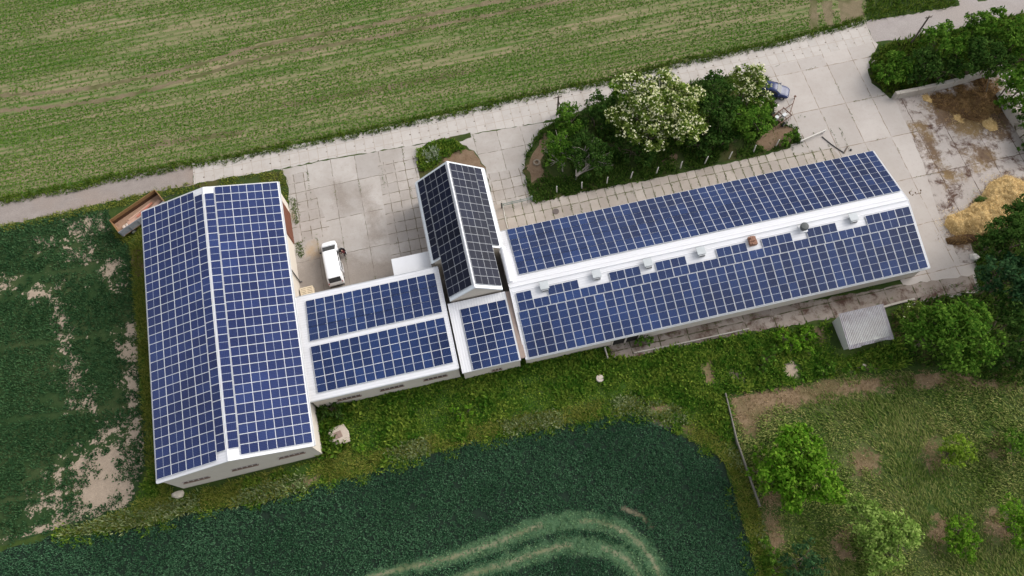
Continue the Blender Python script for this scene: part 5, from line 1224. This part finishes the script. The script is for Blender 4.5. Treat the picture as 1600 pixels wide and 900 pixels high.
# tyre, manhole, well slab, well cap, stone, debris
p = at(838.5, 254.5); mb = MB(); mb.torus(.36, .14, 22, 9, 0, Matrix.Scale(.8, 4, (0, 0, 1))); o = mb.build('old_tyre', plain('dusty_tyre', (.20, .165, .125), .95, 0, .1, .3, 5), None, smooth=True); o.location = (p.x, p.y, .11); tag(o, 'old dusty tyre lying on bare soil near the island corner', 'tyre')
p = at(868.5, 330.5); mb = MB(); mb.lathe([(.40, 0), (.40, .03), (.37, .035)], 26); o = mb.build('manhole_cover', plain('iron_cover', (.13, .105, .095), .7, .2, .3, .2, 8), None); o.location = (p.x, p.y, .04); tag(o, 'round dark iron manhole cover in the slab path', 'manhole cover')
p = at(530, 681); e = empty('well_slab', (p.x, p.y, 0), R(14), label='pale concrete slab with a square hatch among the weeds near the barn', cat='slab')
mb = MB(); mb.prism([(-1.1, -.9), (.9, -1.2), (1.15, -.1), (.95, .95), (-.7, 1.05), (-1.2, .2)], -.05, .35); mb.build('slab', plain('pale_slab', (.46, .39, .33), .9, 0, .2, .2, 3), e, bevel=.03)
mb = MB(); mb.box((0, .05, .39), (.8, .75, .08)); mb.box((0, .05, .44), (.1, .6, .04)); mb.build('hatch', plain('rusty_hatch', (.25, .18, .15), .8, 0, .2, .3, 6), e, bevel=.01)
p = at(937, 592); mb = MB(); mb.lathe([(.45, 0), (.45, .3), (.40, .34)], 9); mb.box((.1, .05, .36), (.5, .3, .06)); o = mb.build('well_cap', plain('white_concrete', (.46, .40, .34), .9, 0, .2, .1, 4), None, bevel=.02); o.location = (p.x, p.y, 0); tag(o, 'pale round concrete well cap in the weeds below the long building', 'well cap')
def stone(px, py, s, label, mat, cat='stone'):
    p = at(px, py); bm = bmesh.new(); bmesh.ops.create_icosphere(bm, subdivisions=2, radius=1)
    for v in bm.verts: v.co *= 1+random.uniform(-.16, .16); v.co = Vector((v.co.x*s[0], v.co.y*s[1], max(-.2, v.co.z)*s[2]))
    me = bpy.data.meshes.new('stone'); bm.to_mesh(me); bm.free(); me.materials.append(mat); o = bpy.data.objects.new('stone', me); COL.objects.link(o); o.location = (p.x, p.y, .05); tag(o, label, cat)
M_STONE = plain('pale_stone', (.42, .37, .30), .9, 0, .2, .2, 4)
stone(279, 773, (.75, .4, .4), 'long pale stone below the near left corner of the barn', M_STONE)
stone(1349, 572, (.3, .25, .25), 'pale stone in the brambles under the grey shed', M_STONE)
stone(1406, 565, (.35, .25, .25), 'white stone at the foot of the big round tree', M_POST)
stone(1522, 402, (.6, .5, .4), 'pale boulder by the dark tree near the straw', M_POST)
stone(1366, 98, (.4, .3, .3), 'small grey stone at the tip of the top right thicket', M_STONE)
stone(1214, 165, (.3, .2, .15), 'small white rubble stone in front of the blue car', M_POST)
# ------------------------------------------------------------------ person at the open van door
V3 = van.matrix_basis
pp = V3 @ Vector((.78*k, -1.62, 0))
def person(loc, rz, label):
    pts = {'pel': (0, 0, .92), 'sp1': (.03, 0, 1.12), 'sp2': (.10, 0, 1.36), 'nk': (.17, 0, 1.48), 'hd': (.24, 0, 1.62), 'ht': (.27, 0, 1.73),
           'hl': (0, .10, .88), 'kl': (.05, .12, .48), 'al': (-.02, .13, .08), 'tl': (.14, .14, .04), 'hr': (0, -.10, .88), 'kr': (.02, -.12, .48), 'ar': (-.08, -.13, .08), 'tr': (.08, -.14, .04),
           'shl': (.12, .19, 1.38), 'ell': (.24, .26, 1.13), 'wl': (.46, .20, 1.12), 'shr': (.12, -.19, 1.38), 'elr': (.22, -.26, 1.13), 'wr': (.44, -.18, 1.10)}
    ed = [('pel', 'sp1'), ('sp1', 'sp2'), ('sp2', 'nk'), ('nk', 'hd'), ('hd', 'ht'), ('pel', 'hl'), ('hl', 'kl'), ('kl', 'al'), ('al', 'tl'), ('pel', 'hr'), ('hr', 'kr'), ('kr', 'ar'), ('ar', 'tr'), ('sp2', 'shl'), ('shl', 'ell'), ('ell', 'wl'), ('sp2', 'shr'), ('shr', 'elr'), ('elr', 'wr')]
    rad = dict(pel=.145, sp1=.14, sp2=.15, nk=.06, hd=.095, ht=.075, hl=.095, kl=.062, al=.042, tl=.04, hr=.095, kr=.062, ar=.042, tr=.04, shl=.062, ell=.045, wl=.034, shr=.062, elr=.045, wr=.034)
    K = list(pts)
    for s, w, e in (('l', 'wl', 1), ('r', 'wr', -1)):
        W = Vector(pts[w])
        for j, (dy, ln) in enumerate(((-.032, .075), (-.011, .085), (.011, .08), (.032, .065))):
            a_, b_ = f'f{s}{j}a', f'f{s}{j}b'; pts[a_] = W+Vector((.075, dy, -.005)); pts[b_] = W+Vector((.075+ln, dy*1.1, -.045)); rad[a_] = .011; rad[b_] = .008; ed += [(w, a_), (a_, b_)]
        a_ = f't{s}'; pts[a_] = W+Vector((.06, -e*.055, .0)); rad[a_] = .011; ed.append((w, a_))
    K = list(pts)
    me = bpy.data.meshes.new('person'); me.from_pydata([tuple(pts[q]) for q in K], [(K.index(a), K.index(b)) for a, b in ed], [])
    t = NT('person_skin_and_clothes'); z = t.n('ShaderNodeSeparateXYZ'); t.put(z.inputs[0], t.obj()); zz = z.outputs[2]
    c = t.mix(t.math('GREATER_THAN', zz, .95), (.018, .019, .026), (.085, .016, .018)); c = t.mix(t.math('GREATER_THAN', zz, 1.47), c, (.45, .28, .21)); c = t.mix(t.math('LESS_THAN', zz, .09), c, (.02, .015, .012))
    me.materials.append(t.bsdf(c, .8))
    o = bpy.data.objects.new('person', me); COL.objects.link(o); m = o.modifiers.new('skin', 'SKIN')
    for i, q in enumerate(K): me.skin_vertices[0].data[i].radius = (rad[q], rad[q]); me.skin_vertices[0].data[i].use_root = (q == 'pel')
    m.use_smooth_shade = True; s = o.modifiers.new('sub', 'SUBSURF'); s.levels = 1; s.render_levels = 2
    o.location = loc; o.rotation_euler = (0, 0, rz); tag(o, label, 'person')
    bm = bmesh.new(); bmesh.ops.create_uvsphere(bm, u_segments=14, v_segments=9, radius=.118); bmesh.ops.delete(bm, geom=[v for v in bm.verts if v.co.z < -.02 and v.co.x > -.03], context='VERTS')
    h = bpy.data.meshes.new('hair'); bm.to_mesh(h); bm.free(); h.materials.append(plain('dark_hair', (.018, .013, .010), .6)); ho = bpy.data.objects.new('hair', h); COL.objects.link(ho); ho.parent = o; ho.location = (.235, 0, 1.685)
person((pp.x, pp.y, .03), hd_+R(70), 'person in dark red top and dark trousers standing at the open van door')

# ------------------------------------------------------------------ daylight
SUN_EL, SUN_AZ = R(37), R(75)         # azimuth clockwise from north; veiled sun
w = bpy.data.worlds.new('World'); S.world = w; w.use_nodes = True; nt = w.node_tree; bg = nt.nodes['Background']
sky = nt.nodes.new('ShaderNodeTexSky'); sky.sky_type = 'NISHITA'; sky.sun_disc = False; sky.sun_elevation = SUN_EL; sky.sun_rotation = SUN_AZ; sky.dust_density = 3.0; sky.air_density = 1.0; sky.ozone_density = 1.0
hs = nt.nodes.new('ShaderNodeHueSaturation'); hs.inputs['Saturation'].default_value = .25
nt.links.new(sky.outputs[0], hs.inputs['Color']); tc = nt.nodes.new('ShaderNodeTexCoord'); cn_ = nt.nodes.new('ShaderNodeTexNoise'); cn_.inputs['Scale'].default_value = 2.6; cn_.inputs['Detail'].default_value = 5; cn_.inputs['Roughness'].default_value = .55
nt.links.new(tc.outputs['Generated'], cn_.inputs['Vector'])
cr_ = nt.nodes.new('ShaderNodeMapRange'); cr_.inputs[1].default_value = .35; cr_.inputs[2].default_value = .65; cr_.inputs[3].default_value = .45; cr_.inputs[4].default_value = 1.6; nt.links.new(cn_.outputs[0], cr_.inputs[0])
cm = nt.nodes.new('ShaderNodeMix'); cm.data_type = 'RGBA'; cm.blend_type = 'MULTIPLY'; cm.inputs[0].default_value = 1; nt.links.new(hs.outputs[0], cm.inputs[6]); nt.links.new(cr_.outputs[0], cm.inputs[7])   # broken cloud cover
nt.links.new(cm.outputs[2], bg.inputs[0]); bg.inputs[1].default_value = .15
sl_ = bpy.data.lights.new('sun', 'SUN'); sl_.energy = 1.0; sl_.angle = R(40); sl_.color = (1, .95, .88)
so = bpy.data.objects.new('sun', sl_); COL.objects.link(so)
dirv = Vector((math.sin(SUN_AZ)*math.cos(SUN_EL), math.cos(SUN_AZ)*math.cos(SUN_EL), math.sin(SUN_EL)))
so.rotation_euler = dirv.to_track_quat('Z', 'Y').to_euler(); so.location = (0, 0, 120)
vs = S.view_settings; vs.view_transform = 'Standard'; vs.look = 'None'; vs.exposure = .88; vs.gamma = 1; vs.use_curve_mapping = False
S.render.engine = 'CYCLES'; S.cycles.max_bounces = 5; S.cycles.diffuse_bounces = 3; S.cycles.glossy_bounces = 2; S.cycles.transmission_bounces = 3
S.render.resolution_x, S.render.resolution_y = 1024, 576
